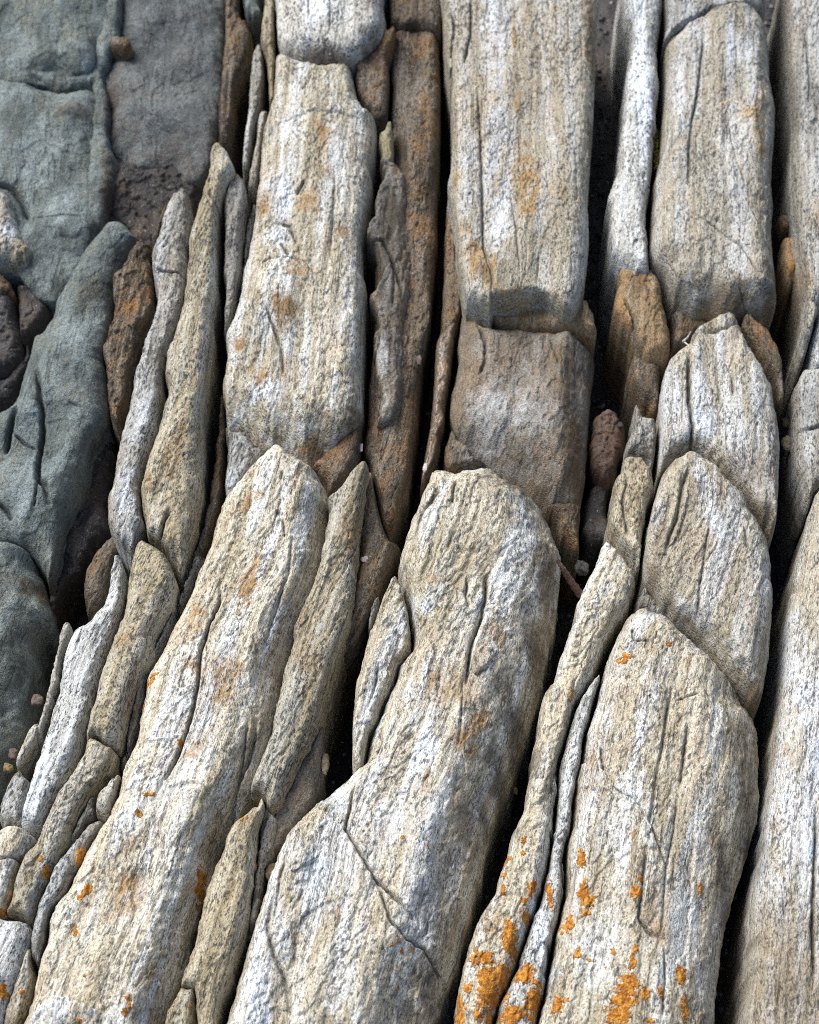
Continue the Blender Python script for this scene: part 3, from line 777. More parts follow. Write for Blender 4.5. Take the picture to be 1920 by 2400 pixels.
Rock('rock_column', 'very long pale column running from a pointed top down to the bottom left edge', SL, 'pale', 0.6,
     T('A6', 1400, 982, 1340, 1012, 1290, 1062, 1220, 1152, 1152, 1242, 1122, 1300, 1087, 1400, 1062, 1500, 1012, 1600, 972, 1710, 'A12', 902, 560, 842, 690, 792, 790, 748, 860, 737, 960, 717, 1050, 702, 1160, 662, 1250, 632, 1300, 612, 1400, 600, 1470, 'A16', 610, 560, 590, 620, 560, 700, 492, 790, 440, 870, 402, 950, 352, 1060, 277, 1150, 252, 1230, 242, 1310, 217, 1400, 197, 1470, 182, 1560, 165, 1640, 130, 1730, 60, 1900, 800, 1900, 825, 1730, 850, 1640, 890, 1540, 910, 1470, 942, 1330, 967, 1210, 1007, 1090, 1057, 1000, 1082, 880, 1125, 775, 1140, 740, 1178, 698, 1222, 640, 1277, 560, 1300, 480, 1320, 400, 1360, 300, 1388, 170, 'A12', 1415, 850, 1438, 760, 1470, 660, 1500, 580, 1558, 480, 1608, 330, 1630, 250, 1640, 130, 1655, 0, 'A6', 1650, 1285, 1664, 1230, 1650, 1150, 1602, 1100, 1552, 1076, 1480, 1044, 1430, 995), D=4.8, r=(70, 80, 60, 60), group=COLS, und=1.4,
     grooves=[(T('A12', 1115, 340, 1110, 440, 1060, 560, 1015, 700, 1005, 860, 975, 1010, 940, 1120, 900, 1230, 840, 1340, 810, 1400), 6, 5), (T('A12', 1480, 100, 1460, 300, 1380, 520, 1330, 680), 5, 2.5), (T('A12', 1290, 1010, 1280, 1100, 1240, 1220, 1180, 1380, 1140, 1560), 7, 5), (T('A12', 1250, 1050, 1225, 1200, 1190, 1340), 5, 3), (T('A12', 1430, 40, 1440, 130), 4, 2), (T('A16', 960, 1140, 880, 1420), 5, 2), (T('A6', 1430, 1100, 1420, 1140), 5, 3)],
     steps=[(T('A12', 1230, 440, 1215, 560, 1180, 625, 1110, 680, 1050, 760), 4, 50), (T('A12', 840, 1400, 900, 1370, 990, 1370, 1060, 1420, 1110, 1500, 1130, 1600), 7, 70), (T('A12', 640, 1260, 720, 1160, 850, 1160, 890, 1200), 3, 50), (T('A16', 160, 1660, 280, 1590, 380, 1600, 480, 1660, 620, 1690), -6, 60), (T('A16', 660, 1640, 700, 1500, 770, 1440, 820, 1560, 840, 1650), 5, 50), (T('A16', 800, 740, 830, 660, 900, 560), 5, 40), (T('A12', 900, 1240, 990, 1290, 1090, 1330), 2.5, 40)],
     bumps=[(T('A16', 960, 700), 150, 170, 20, 5)])
Rock('rock_flake', 'long tan flake with a ragged dark left edge beside the very long pale column', FL, 'tan', 0.0,
     T('B6', 555, 1075, 575, 1110, 560, 1180, 535, 1350, 522, 1500, 515, 1600, 500, 1725, 'B12', 490, 480, 468, 590, 430, 700, 400, 800, 360, 950, 320, 1080, 290, 1150, 220, 1290, 165, 1420, 125, 1500, 90, 1537, 60, 1530, 40, 1470, 20, 1450, -14, 1450, -20, 1400, 10, 1320, 50, 1240, 76, 1160, 97, 1050, 112, 960, 132, 860, 152, 780, 183, 690, 192, 610, 232, 510, 272, 430, 312, 340, 332, 250, 347, 146, 'B6', 372, 1310, 364, 1246, 440, 1190, 480, 1130, 530, 1086), D=3.6, r=(60, 60, 30, 40), group=FLAKES, jag=1.4, rough=1.3,
     steps=[(T('B12', 440, 60, 385, 180, 370, 290, 330, 410, 290, 520, 250, 640, 215, 760, 150, 870), -5, 40), (T('B12', 130, 1000, 100, 1120, 60, 1240, 20, 1380), -3, 30)])
Rock('rock_flake', 'rust brown strip in the shade right of the long tan flake', FL, 'brown', -3.2,
     T('B6', 578, 1105, 602, 1200, 627, 1320, 652, 1410, 682, 1462, 735, 1475, 'B12', 715, 200, 690, 280, 640, 400, 590, 520, 540, 630, 480, 720, 440, 742, 425, 710, 462, 600, 488, 470, 512, 250, 527, 50), D=3, r=(50, 60, 40, 40), group=FLAKES)
Rock('rock_flake', 'pale yellowish ridged flake rising from the bottom edge below the long tan flake', FL, 'tan', 0.4,
     T('A16', 1332, 586, 1345, 650, 1312, 740, 1302, 850, 1292, 950, 1277, 1080, 1262, 1200, 1242, 1320, 1202, 1420, 1162, 1560, 1122, 1650, 1070, 1900, 1000, 1900, 1002, 1725, 992, 1620, 986, 1562, 922, 1548, 932, 1470, 962, 1400, 992, 1290, 1012, 1200, 1032, 1100, 1062, 1010, 1102, 930, 1142, 830, 1172, 742, 1240, 692, 1300, 640), D=3.4, r=(60, 60, 30, 30), group=FLAKES, jag=1.3,
     steps=[(T('A16', 1340, 600, 1318, 740, 1290, 900), 3, 30)])
Rock('rock_flake', 'shaded grey brown flake leaning on the right side of the pale yellowish flake', FL, 'grey', -1.6,
     T('A16', 1350, 655, 1410, 702, 1402, 800, 1390, 880, 1342, 950, 1330, 1080, 1312, 1200, 1282, 1282, 1262, 1292, 1283, 1080, 1298, 950, 1312, 850, 1320, 740), D=2.6, group=FLAKES)
Rock('rock_flake', 'dull grey brown strip low in the gap below the long tan flake', FL, 'mottled', -2.8,
     T('B12', 300, 1160, 345, 1080, 336, 1300, 312, 1440, 262, 1540, 192, 1650, 150, 1725, 'B16', 112, 890, 60, 930, 0, 1100, -40, 1200, -10, 1000, 30, 870, 60, 760, 100, 680, 140, 600, 190, 490, 240, 400), D=2.5, group=FLAKES)
Rock('rock_chip', 'small pale flake at the bottom edge between the long column and the yellowish flake', FL, 'tan', -0.5,
     T('A16', 920, 1556, 984, 1558, 990, 1620, 1000, 1725, 985, 1900, 800, 1900, 838, 1725, 860, 1660, 900, 1600), D=2.4, group=FLAKES)

# --- brown layers between second and third column
Rock('rock_slab', 'dark brown capped slab at the top edge between the two pale columns', SL, 'brown', -2.8,
     T('B0', 680, -200, 680, 110, 722, 165, 770, 172, 830, 166, 930, 182, 945, 100, 950, -200), D=2.6, r=(50, 50, 20, 30), rough=0.8,
     bumps=[(T('B0', 760, 130), 80, 50, 0, 5)])
Rock('rock_slab', 'long dark brown iron stained slab in the trough between the two pale columns', SL, 'brown', -3.6,
     T('B0', 700, 195, 740, 185, 830, 186, 915, 198, 930, 300, 935, 500, 932, 700, 925, 900, 915, 1050, 918, 1200, 905, 1350, 888, 1500, 885, 1600, 878, 1725, 'B6', 885, 300, 875, 400, 850, 540, 830, 700, 818, 850, 800, 1000, 788, 1120, 770, 1200, 735, 1290, 700, 1425, 672, 1452, 640, 1405, 610, 1250, 590, 1150, 572, 1070, 545, 1040, 546, 960, 565, 850, 570, 700, 590, 500, 'B0', 592, 1725, 600, 1600, 602, 1400, 612, 1200, 642, 1000, 690, 830, 690, 700, 682, 570, 690, 450, 672, 350, 688, 270), D=3.4, r=(60, 70, 20, 60), group=COLS, rough=1.1, und=1.5,
     grooves=[(T('B6', 780, 0, 700, 200, 690, 330, 740, 500), 10, 4), (T('B6', 600, 1160, 640, 1330, 680, 1420), 9, 5)])
Rock('rock_chip', 'thin yellowish green upright chip on the dark brown slab', FL, 'olive', -1.2,
     T('B0', 677, 612, 691, 660, 697, 760, 692, 835, 645, 845, 636, 780, 620, 722, 626, 690, 652, 680), D=2, group=FLAKES, jag=0.8)
Rock('rock_flake', 'long ragged edged grey brown flake beside the black crack of the rusty pale column', FL, 'mottled', -2.1,
     T('B0', 660, 828, 692, 842, 736, 862, 762, 930, 772, 1050, 772, 1150, 782, 1250, 792, 1330, 780, 1450, 770, 1560, 760, 1600, 'B6', 755, 330, 755, 420, 752, 560, 750, 640, 722, 760, 695, 840, 642, 872, 608, 866, 620, 830, 645, 770, 620, 680, 600, 560, 600, 450, 622, 380, 602, 300, 580, 240, 612, 200, 642, 120, 622, 30, 'B0', 600, 1290, 566, 1250, 576, 1200, 602, 1150, 607, 1050, 622, 1000, 647, 930, 632, 862), D=1.9, r=(10, 50, 16, 40), tilt=(-0.5, 0), group=FLAKES, jag=2.2,
     grooves=[(T('B0', 605, 1240, 640, 1238, 680, 1290, 710, 1380, 740, 1460), 7, 4), (T('B0', 680, 1290, 700, 1400, 690, 1560), 5, 2)])
Rock('rock_sliver', 'glossy thin wet sliver with a bright highlight left of the square brown block', FL, 'wet', -4.0,
     T('B6', 1005, 360, 1000, 480, 985, 600, 967, 720, 960, 830, 940, 930, 920, 1040, 880, 1120, 832, 1205, 850, 1040, 880, 880, 895, 740, 902, 600, 910, 470, 950, 410), D=2.8, r=(40, 30, 30, 30), group=FLAKES, rough=0.6)
Rock('rock_flake', 'dark brown strip left of the lower part of the white striped block', FL, 'brown', -4.6,
     T('B0', 968, 1060, 1000, 1150, 1012, 1300, 1030, 1420, 1050, 1530, 1042, 1600, 1022, 1660, 1005, 1740, 930, 1790, 935, 1650, 950, 1400, 958, 1200), D=2.6, group=FLAKES)
Rock('rock_wedge', 'brown triangular stone under the lower left corner of the square brown block', BK, 'brown', -4.2,
     T('B6', 986, 895, 1050, 972, 1100, 1032, 1172, 1065, 1080, 1090, 1000, 1115, 958, 1090, 950, 1020, 968, 940), D=2.4)

# --- third column
Rock('rock_block', 'tall block with a bright white lengthwise stripe at the top centre', BK, 'greypale', 1.4,
     T('B0', 955, -200, 950, 30, 946, 100, 956, 220, 976, 380, 991, 450, 986, 560, 996, 640, 990, 760, 985, 860, 968, 940, 986, 1010, 1001, 1120, 1016, 1230, 1021, 1340, 1041, 1440, 1066, 1530, 1120, 1562, 1190, 1600, 1205, 1566, 1300, 1556, 1430, 1528, 1450, 1530, 1550, 1594, 1612, 1580, 1652, 1490, 1668, 1400, 1688, 1200, 1682, 1000, 1692, 850, 1708, 600, 1718, 300, 1712, -200), D=3.6, r=(40, 70, 30, 22), group=COLS, rough=0.8, p=2.4, jag=0.7, under=0.3,
     grooves=[(T('B0', 1120, 450, 1135, 700, 1145, 1000, 1150, 1250, 1195, 1400, 1190, 1500, 1220, 1570), 5, 3), (T('B0', 1275, 900, 1310, 1150, 1335, 1400), 4, 1.2), (T('B0', 990, 40, 1005, 120, 985, 260, 990, 390), 6, 4), (T('B0', 1090, 0, 1085, 180, 1050, 330), 6, 3), (T('B0', 1430, 1280, 1420, 1430), 4, 1.5)],
     steps=[(T('B0', 1500, 1000, 1420, 860, 1310, 750, 1200, 780), 1.6, 40)])
Rock('rock_ledge', 'thin brown ledge sticking out beneath the white striped block', SL, 'rust', -1.9,
     T('B0', 1110, 1565, 1200, 1590, 1400, 1560, 1600, 1560, 1668, 1545, 1712, 1610, 1718, 1715, 1580, 1692, 1380, 1698, 1260, 1678, 1185, 1645, 1150, 1610), D=2.6, r=(40, 40, 30, 40), rough=0.9)
Rock('rock_block', 'square brown grey block with a pale mottled middle below the white striped block', BK, 'mottled', -1.9,
     T('B6', 1043, 283, 1085, 285, 1110, 320, 1150, 392, 1200, 398, 1400, 415, 1570, 408, 1680, 433, 1713, 472, 1718, 540, 1700, 640, 1690, 800, 1680, 950, 1670, 1080, 1650, 1200, 1640, 1275, 1560, 1268, 1490, 1275, 1420, 1225, 1380, 1208, 1250, 1118, 1180, 1060, 1100, 1020, 1050, 960, 1002, 880, 982, 800, 986, 700, 1010, 620, 1025, 540, 1022, 450), D=5.0, r=(90, 90, 60, 150), group=COLS, rough=0.8, p=1.8, jag=0.6,
     grooves=[(T('B6', 1120, 330, 1160, 430, 1160, 520, 1130, 590), 7, 4), (T('B6', 1490, 420, 1530, 560), 4, 1.5)],
     steps=[(T('B6', 1500, 1110, 1430, 1200, 1380, 1190), 4, 40)])
Rock('rock_block', 'dark brown lump below the square brown grey block', BK, 'brown', -3.5,
     T('B6', 1470, 1285, 1560, 1276, 1635, 1285, 1632, 1400, 1632, 1510, 1580, 1475, 1540, 1440, 1512, 1350), D=3, rough=1.0)
CRK = ('B12', 552, 1292, 562, 1230, 582, 1140, 618, 1080, 652, 975, 698, 890, 728, 795, 792, 725, 795, 640, 782, 530, 755, 430, 738, 370)
Rock('rock_column', 'massive tan and white column with a brown right flank and diagonal crack, centre bottom', SL, 'pale', 1.0,
     T('B6', 925, 1090, 1000, 1112, 1080, 1087, 1180, 1072, 1240, 1130, 1330, 1172, 1420, 1232, 1490, 1292, 1512, 1380, 1550, 1460, 1548, 1540, 1535, 1640, 1532, 1725, 'B12', 1533, 430, 1520, 520, 1490, 620, 1470, 720, 1450, 850, 1420, 950, 1380, 1080, 1330, 1220, 1285, 1330, 1235, 1440, 1192, 1560, 1172, 1660, 'B16', 1150, 890, 1110, 1020, 1085, 1140, 1055, 1260, 1025, 1380, 990, 1474, 960, 1530, 930, 1620, 870, 1740, 835, 1900, -180, 1900, -140, 1725, -118, 1640, -90, 1530, -62, 1440, -25, 1310, 5, 1220, 42, 1100, 82, 980, 122, 880, 172, 785, 250, 705, 310, 640, 400, 560, 460, 510, 500, 470, *CRK, 718, 300, 742, 200, 782, 80, 822, 0, 'B6', 832, 1250, 862, 1200, 885, 1140), D=6.5, r=(60, 150, 90, 60), group=COLS, rough=1.2, und=1.3, lean=0.25,
     grooves=[(T('B12', 1165, 300, 1160, 430, 1130, 560, 1085, 680, 1070, 800, 1060, 900), 7, 6), (T('B12', 1070, 330, 1060, 430, 1075, 500), 5, 3), (T('B12', 1045, 860, 1040, 1000, 1025, 1200), 4, 2), (T('B12', 620, 1080, 640, 1150, 610, 1220), 5, 2.5), (T('B6', 900, 1120, 920, 1200, 840, 1300, 780, 1450), 8, 3), (T('B6', 1010, 1130, 990, 1260), 5, 3),
              (T('B16', 505, 470, 480, 620, 453, 740, 520, 860, 610, 1000, 700, 1090, 800, 1190), 5, 5), (T('B16', 610, 1000, 645, 1100, 680, 1210, 760, 1285, 850, 1310, 940, 1440, 990, 1470), 5, 4),
              (T('B16', 100, 1000, 60, 1250, 90, 1380, 150, 1500, 180, 1700), 8, 3), (T('B16', 160, 850, 120, 1000, 90, 1230), 6, 3)],
     steps=[(T('B12', 1165, 430, 1160, 520, 1110, 640, 1085, 780, 1110, 860, 1095, 980, 1040, 1010), 6, 46), (T('B12', 1020, 1010, 1120, 1000, 1170, 1060), 3, 40), (T('B16', 500, 440, 480, 620, 453, 740), 9, 50), (T('B16', 1110, 700, 1050, 900, 1010, 1020, 1080, 1040), 5, 40), (T('B6', 940, 1250, 900, 1400, 870, 1560, 800, 1700), -4, 40), (T('B16', 480, 1100, 360, 1120, 240, 1180, 190, 1290, 190, 1450), -5, 70), (T('B16', 800, 1320, 820, 1500, 780, 1800), 6, 60)],
     bumps=[(T('B12', 950, 450), 170, 160, 0, 4), (T('B16', 420, 1450), 220, 260, 0, 6)])
Rock('rock_flake', 'pointed tan flake split from the left side of the massive central column', FL, 'pale', 0.2,
     T('B12', 703, 347, 722, 385, 738, 432, 768, 542, 778, 640, 776, 712, 716, 785, 684, 882, 638, 968, 606, 1072, 568, 1136, 548, 1226, 538, 1306, 502, 1328, 494, 1200, 500, 1050, 512, 900, 540, 800, 560, 700, 590, 610, 632, 500, 672, 410), D=3.0, r=(50, 24, 30, 24), inset=-3, group=FLAKES, rough=1.3,
     grooves=[(T('B12', 620, 780, 600, 900, 560, 1010), 4, 2)])
Rock('rock_sliver', 'tiny dark upright splinter left of the pointed tan flake', FL, 'grey', -2.8,
     T('B12', 630, 433, 612, 500, 590, 580, 575, 620, 568, 560, 600, 465), D=1.6, group=FLAKES)

# --- rib between third and fourth column
Rock('rock_sliver', 'slender pale strip of rock in a dark trough, top right', FL, 'white', -0.5,
     T('C0', 735, -200, 741, 100, 771, 160, 776, 250, 751, 380, 741, 500, 731, 650, 711, 780, 701, 900, 655, 1010, 671, 1080, 666, 1200, 681, 1300, 741, 1380, 771, 1432, 812, 1432, 860, 1402, 862, 1300, 851, 1180, 851, 1080, 872, 950, 885, 830, 898, 700, 903, 560, 918, 430, 903, 300, 908, 200, 928, 100, 938, -200), D=3.6, r=(50, 55, 30, 50), group=FLAKES, jag=1.3)
Rock('rock_block', 'rusty orange tan stone with a dark slanting crack under the slender pale strip', BK, 'rust', -1.8,
     T('C0', 712, 1385, 770, 1395, 832, 1395, 880, 1385, 922, 1450, 942, 1560, 962, 1650, 'C6', 972, 390, 974, 460, 940, 545, 860, 543, 822, 508, 792, 450, 772, 400, 722, 350, 690, 290, 690, 220, 712, 150), D=3.2, rough=1.0,
     grooves=[(T('C6', 740, 210, 785, 300, 800, 380, 830, 460), 6, 4)])
Rock('rock_block', 'olive brown stone beneath the rusty orange tan stone', BK, 'brown', -3.2,
     T('C6', 785, 520, 850, 555, 930, 556, 918, 650, 912, 800, 880, 808, 830, 752, 792, 670, 762, 590), D=3)
Rock('rock_block', 'grey tan knobby stone above the leaf shaped one in the dark trough', BK, 'grey', -2.4,
     T('C6', 792, 770, 830, 830, 900, 842, 908, 920, 898, 1000, 880, 1078, 840, 1042, 770, 1036, 742, 1030, 746, 960, 780, 900), D=2.8, rough=1.2)
Rock('rock_flake', 'leaf shaped tan stone pointing downward, left of the oval block', FL, 'tan', -1.6,
     T('C6', 742, 1042, 820, 1052, 878, 1110, 888, 1200, 858, 1280, 830, 1440, 815, 1595, 796, 1595, 770, 1540, 702, 1450, 667, 1380, 661, 1320, 690, 1240, 686, 1160, 720, 1110), D=3.2, group=FLAKES,
     grooves=[(T('C6', 760, 1120, 730, 1250, 760, 1420), 6, 3)])
Rock('rock_block', 'reddish brown lump deep in the dark gap beside the square brown block', BK, 'reddish', -5.5,
     T('C6', 582, 848, 640, 808, 702, 828, 750, 910, 742, 1000, 702, 1080, 690, 1140, 620, 1152, 576, 1100, 566, 1000, 572, 920), D=3, rough=1.5, jag=2)
Rock('dark_boulder', 'dark bluish speckled stone at the bottom of the gap left of the leaf shaped stone', BD, 'dark', -8.0,
     T('C6', 520, 1420, 540, 1250, 590, 1170, 660, 1180, 650, 1320, 690, 1420, 620, 1490, 540, 1500), D=2.5, rough=1.2, group='dark stones in the gap')
Rock('rock_rib', 'long narrow rib with a triangular top, carrying orange lichen at its lower end', FL, 'pale', -0.3,
     T('C12', 638, 183, 702, 222, 760, 290, 796, 335, 788, 400, 760, 500, 702, 585, 642, 680, 612, 770, 585, 830, 560, 872, 522, 930, 492, 980, 472, 1040, 452, 1120, 432, 1180, 402, 1300, 400, 1440, 387, 1550, 376, 1640, 'C16', 370, 780, 368, 850, 348, 960, 320, 1060, 298, 1140, 268, 1210, 240, 1300, 210, 1390, 188, 1460, 150, 1540, 100, 1640, 70, 1760, 50, 1900, -130, 1900, -120, 1725, -100, 1590, -80, 1500, -60, 1400, -40, 1320, 10, 1210, 60, 1120, 92, 1070, 100, 1010, 120, 960, 148, 880, 158, 830, 182, 760, 216, 690, 'C12', 240, 1490, 246, 1430, 262, 1330, 278, 1210, 304, 1120, 300, 1060, 310, 1000, 340, 920, 380, 870, 400, 800, 422, 720, 452, 640, 490, 560, 500, 482, 542, 380, 588, 290, 618, 205), D=4.2, r=(40, 60, 30, 40), group=COLS, rough=1.2, jag=1.3,
     grooves=[(T('C12', 470, 1080, 430, 1220, 380, 1330, 360, 1440), 7, 3)],
     steps=[(T('C12', 470, 760, 430, 900, 400, 1040, 340, 1200), 3, 40), (T('C12', 350, 1340, 335, 1440, 310, 1478, 270, 1478, 246, 1440), -8, 40), (T('C16', 200, 1080, 120, 1070, 70, 1120, 10, 1240), -7, 50), (T('C16', 260, 1000, 240, 1180, 180, 1280), 3, 40)])
Rock('rock_rib', 'slim rounded whitish rib against the left side of the wide lower right column', FL, 'white', -0.6,
     T('C12', 606, 832, 612, 872, 565, 1050, 535, 1150, 517, 1290, 500, 1360, 482, 1450, 472, 1560, 460, 1650, 'C16', 448, 800, 432, 880, 440, 1000, 432, 1090, 408, 1180, 382, 1290, 358, 1440, 335, 1570, 300, 1700, 270, 1900, 60, 1900, 82, 1750, 105, 1645, 155, 1545, 194, 1465, 215, 1395, 246, 1305, 274, 1215, 304, 1145, 326, 1062, 354, 962, 374, 850, 378, 780, 'C12', 384, 1640, 395, 1550, 408, 1440, 408, 1320, 440, 1190, 462, 1110, 492, 1020, 522, 960, 562, 900), D=3.6, r=(60, 60, 20, 40), group=COLS, rough=1.1,
     grooves=[(T('C16', 440, 830, 425, 900, 440, 1020), 7, 5), (T('C16', 370, 1290, 360, 1420, 330, 1480), 12, 9)])

# --- fourth column
Rock('rock_block', 'grey white block at the top edge above a slanting crack, right side', BK, 'grey', 0.6,
     T('C0', 965, -200, 960, 100, 946, 205, 1040, 174, 1140, 128, 1190, 98, 1290, 76, 1360, 77, 1442, 95, 1455, 0, 1455, -200), D=3, r=(45, 50, 30, 12), group=COLS, rough=0.8)
Rock('rock_block', 'big pale grey block with a brown rounded foot, upper right', BK, 'greypale', 0.8,
     T('C0', 950, 222, 1042, 188, 1142, 143, 1192, 113, 1290, 93, 1362, 93, 1442, 113, 1472, 180, 1484, 300, 1486, 420, 1512, 560, 1504, 700, 1494, 900, 1504, 1000, 1494, 1150, 1504, 1300, 1518, 1450, 1512, 1540, 1432, 1582, 1362, 1582, 1292, 1602, 1220, 1592, 1170, 1552, 1090, 1540, 1000, 1490, 950, 1400, 890, 1340, 870, 1270, 880, 1150, 890, 980, 892, 920, 920, 800, 931, 650, 946, 500, 950, 350), D=5, r=(60, 76, 16, 79), group=COLS, rough=0.8, p=1.9, jag=0.6, under=0.15,
     grooves=[(T('C0', 1145, 150, 1130, 300, 1110, 480, 1085, 600, 1070, 750, 1065, 950), 6, 3.5), (T('C0', 1260, 620, 1310, 800, 1360, 960), 4, 1.5), (T('C0', 1070, 1080, 1200, 1150, 1330, 1250, 1420, 1400), 4, 1.5), (T('C0', 1320, 1430, 1420, 1530), 4, 2)],
     steps=[(T('C0', 1180, 700, 1190, 560, 1260, 500, 1400, 560, 1450, 750), -2, 60), (T('C0', 1500, 1120, 1420, 1140, 1380, 1060, 1250, 1000), 4, 70), (T('C0', 930, 1330, 1080, 1390, 1180, 1450, 1230, 1580), 3, 60)])
Rock('rock_block', 'brown stone in the gap beneath the brown foot of the big pale grey block', BK, 'brown', -4.6,
     T('C6', 982, 180, 1022, 212, 1100, 272, 1170, 302, 1235, 315, 1300, 315, 1318, 360, 1240, 405, 1170, 425, 1100, 430, 1050, 480, 990, 512, 958, 525, 980, 420, 972, 300), D=2.6)
Rock('rock_flake', 'thin tan cap chip on top of the streaked upper block, right side', FL, 'tan', -1.2,
     T('C6', 1082, 395, 1130, 360, 1180, 340, 1260, 308, 1308, 322, 1320, 362, 1260, 405, 1180, 430, 1112, 428), D=2, group=FLAKES)
Rock('rock_flake', 'brown flake folded over the upper right shoulder of the streaked block', FL, 'brown', -1.8,
     T('C6', 1342, 312, 1380, 322, 1420, 370, 1470, 420, 1520, 520, 1532, 620, 1542, 700, 1532, 800, 1512, 770, 1492, 660, 1450, 580, 1410, 520, 1370, 440, 1332, 372), D=2.4, group=FLAKES)
Rock('rock_block', 'streaked grey and tan block with a lengthwise groove, right of centre', BK, 'greypale', 0.2,
     T('C6', 1000, 510, 1060, 482, 1100, 434, 1170, 434, 1240, 412, 1308, 380, 1332, 402, 1370, 460, 1402, 520, 1450, 590, 1490, 680, 1502, 760, 1522, 850, 1532, 950, 1526, 1080, 1521, 1200, 1511, 1300, 1500, 1400, 1472, 1412, 1420, 1332, 1350, 1250, 1290, 1180, 1212, 1110, 1150, 1058, 1095, 1022, 1040, 1030, 970, 1062, 918, 1092, 920, 1000, 925, 880, 920, 780, 926, 680, 940, 600, 962, 548), D=4.6, r=(44, 79, 34, 50), group=COLS, jag=0.7, rough=1.0,
     grooves=[(T('C6', 1070, 500, 1065, 620, 1070, 740, 1085, 850, 1085, 980, 1105, 1020), 8, 6), (T('C6', 1285, 600, 1290, 700), 5, 2.5)],
     steps=[(T('C6', 1240, 760, 1230, 900, 1160, 980, 1100, 1000), 3, 50)])
Rock('rock_block', 'oval pale streaked block resting diagonally on the wide lower right column', BK, 'greypale', 1.0,
     T('C6', 1040, 1042, 1090, 1042, 1160, 1080, 1230, 1132, 1300, 1202, 1360, 1272, 1420, 1342, 1470, 1440, 1490, 1560, 1492, 1650, 'C12', 1494, 300, 1500, 430, 1492, 560, 1482, 700, 1462, 830, 1450, 900, 1422, 962, 1388, 950, 1330, 890, 1240, 808, 1180, 720, 1120, 648, 1040, 588, 980, 556, 930, 470, 880, 380, 852, 330, 838, 250, 850, 150, 860, 50, 'C6', 852, 1490, 857, 1400, 880, 1290, 902, 1200, 932, 1110, 980, 1062), D=5, r=(44, 79, 40, 50), group=COLS, jag=0.6, rough=1.0, p=2.2,
     grooves=[(T('C6', 1070, 1060, 1030, 1180, 1010, 1320, 970, 1420, 950, 1500), 8, 4), (T('C12', 1180, 0, 1150, 200, 1120, 400, 1110, 560), 5, 2.5), (T('C6', 1350, 1350, 1370, 1500), 4, 1.6)],
     steps=[(T('C6', 1020, 1060, 1000, 1200, 960, 1400), 3, 30)])
Rock('rock_chip', 'small dark blue grey nub squeezed above the peak of the wide lower right column', FL, 'grey', -2.6,
     T('C12', 838, 385, 870, 425, 922, 480, 962, 572, 900, 560, 830, 520, 788, 530, 792, 470), D=2)
Rock('rock_column', 'wide tan column with a peaked top and orange lichen spots, lower right', SL, 'pale', 0.8,
     T('C12', 740, 562, 790, 522, 832, 508, 880, 530, 950, 572, 1012, 625, 1080, 686, 1160, 766, 1240, 846, 1320, 914, 1392, 974, 1422, 1022, 1434, 1080, 1444, 1200, 1436, 1300, 'C16', 1448, 520, 1436, 640, 1400, 760, 1360, 900, 1320, 1020, 1285, 1150, 1262, 1250, 1242, 1400, 1222, 1600, 1212, 1725, 1195, 1900, 280, 1900, 312, 1700, 345, 1570, 368, 1440, 392, 1300, 418, 1190, 442, 1100, 450, 1000, 446, 880, 460, 800, 472, 750, 482, 650, 496, 500, 512, 420, 'C12', 528, 1290, 545, 1150, 575, 1050, 606, 950, 622, 870, 645, 780, 682, 690, 712, 622), D=6, r=(60, 170, 70, 60), group=COLS, und=1.2,
     grooves=[(T('C12', 980, 900, 960, 1000, 930, 1200, 900, 1350, 880, 1500, 850, 1620), 6, 3.5), (T('C12', 1060, 1080, 1040, 1250, 1020, 1400), 5, 2.5), (T('C16', 1010, 560, 990, 750, 950, 950, 940, 1150, 930, 1250), 4, 2.2), (T('C16', 850, 680, 910, 830, 960, 940), 4, 2), (T('C16', 850, 850, 830, 1050, 810, 1190, 860, 1260, 940, 1300), 6, 3.5), (T('C12', 625, 1180, 640, 1290, 690, 1400), 6, 4), (T('C12', 1000, 960, 1060, 940, 1120, 920), 3, 1.5), (T('C12', 780, 580, 790, 650, 870, 660), 5, 2.5), (T('C16', 945, 1330, 950, 1500, 930, 1700), 4, 2), (T('C16', 410, 1400, 370, 1600), 5, 3)],
     steps=[(T('C12', 800, 1700, 830, 1560, 720, 1430, 640, 1380, 610, 1290), -4, 60), (T('C16', 1110, 560, 1100, 900, 1080, 1200, 1060, 1600), 5, 60), (T('C12', 590, 830, 560, 980, 520, 1180), -3, 26), (T('C12', 600, 1250, 560, 1370, 510, 1330, 520, 1200), 4, 30), (T('C16', 1080, 1725, 1130, 1640, 1200, 1590), -6, 40), (T('C16', 820, 1200, 870, 1280, 960, 1310), 3, 40)],
     bumps=[(T('C12', 900, 1050), 200, 260, 0, 5)])

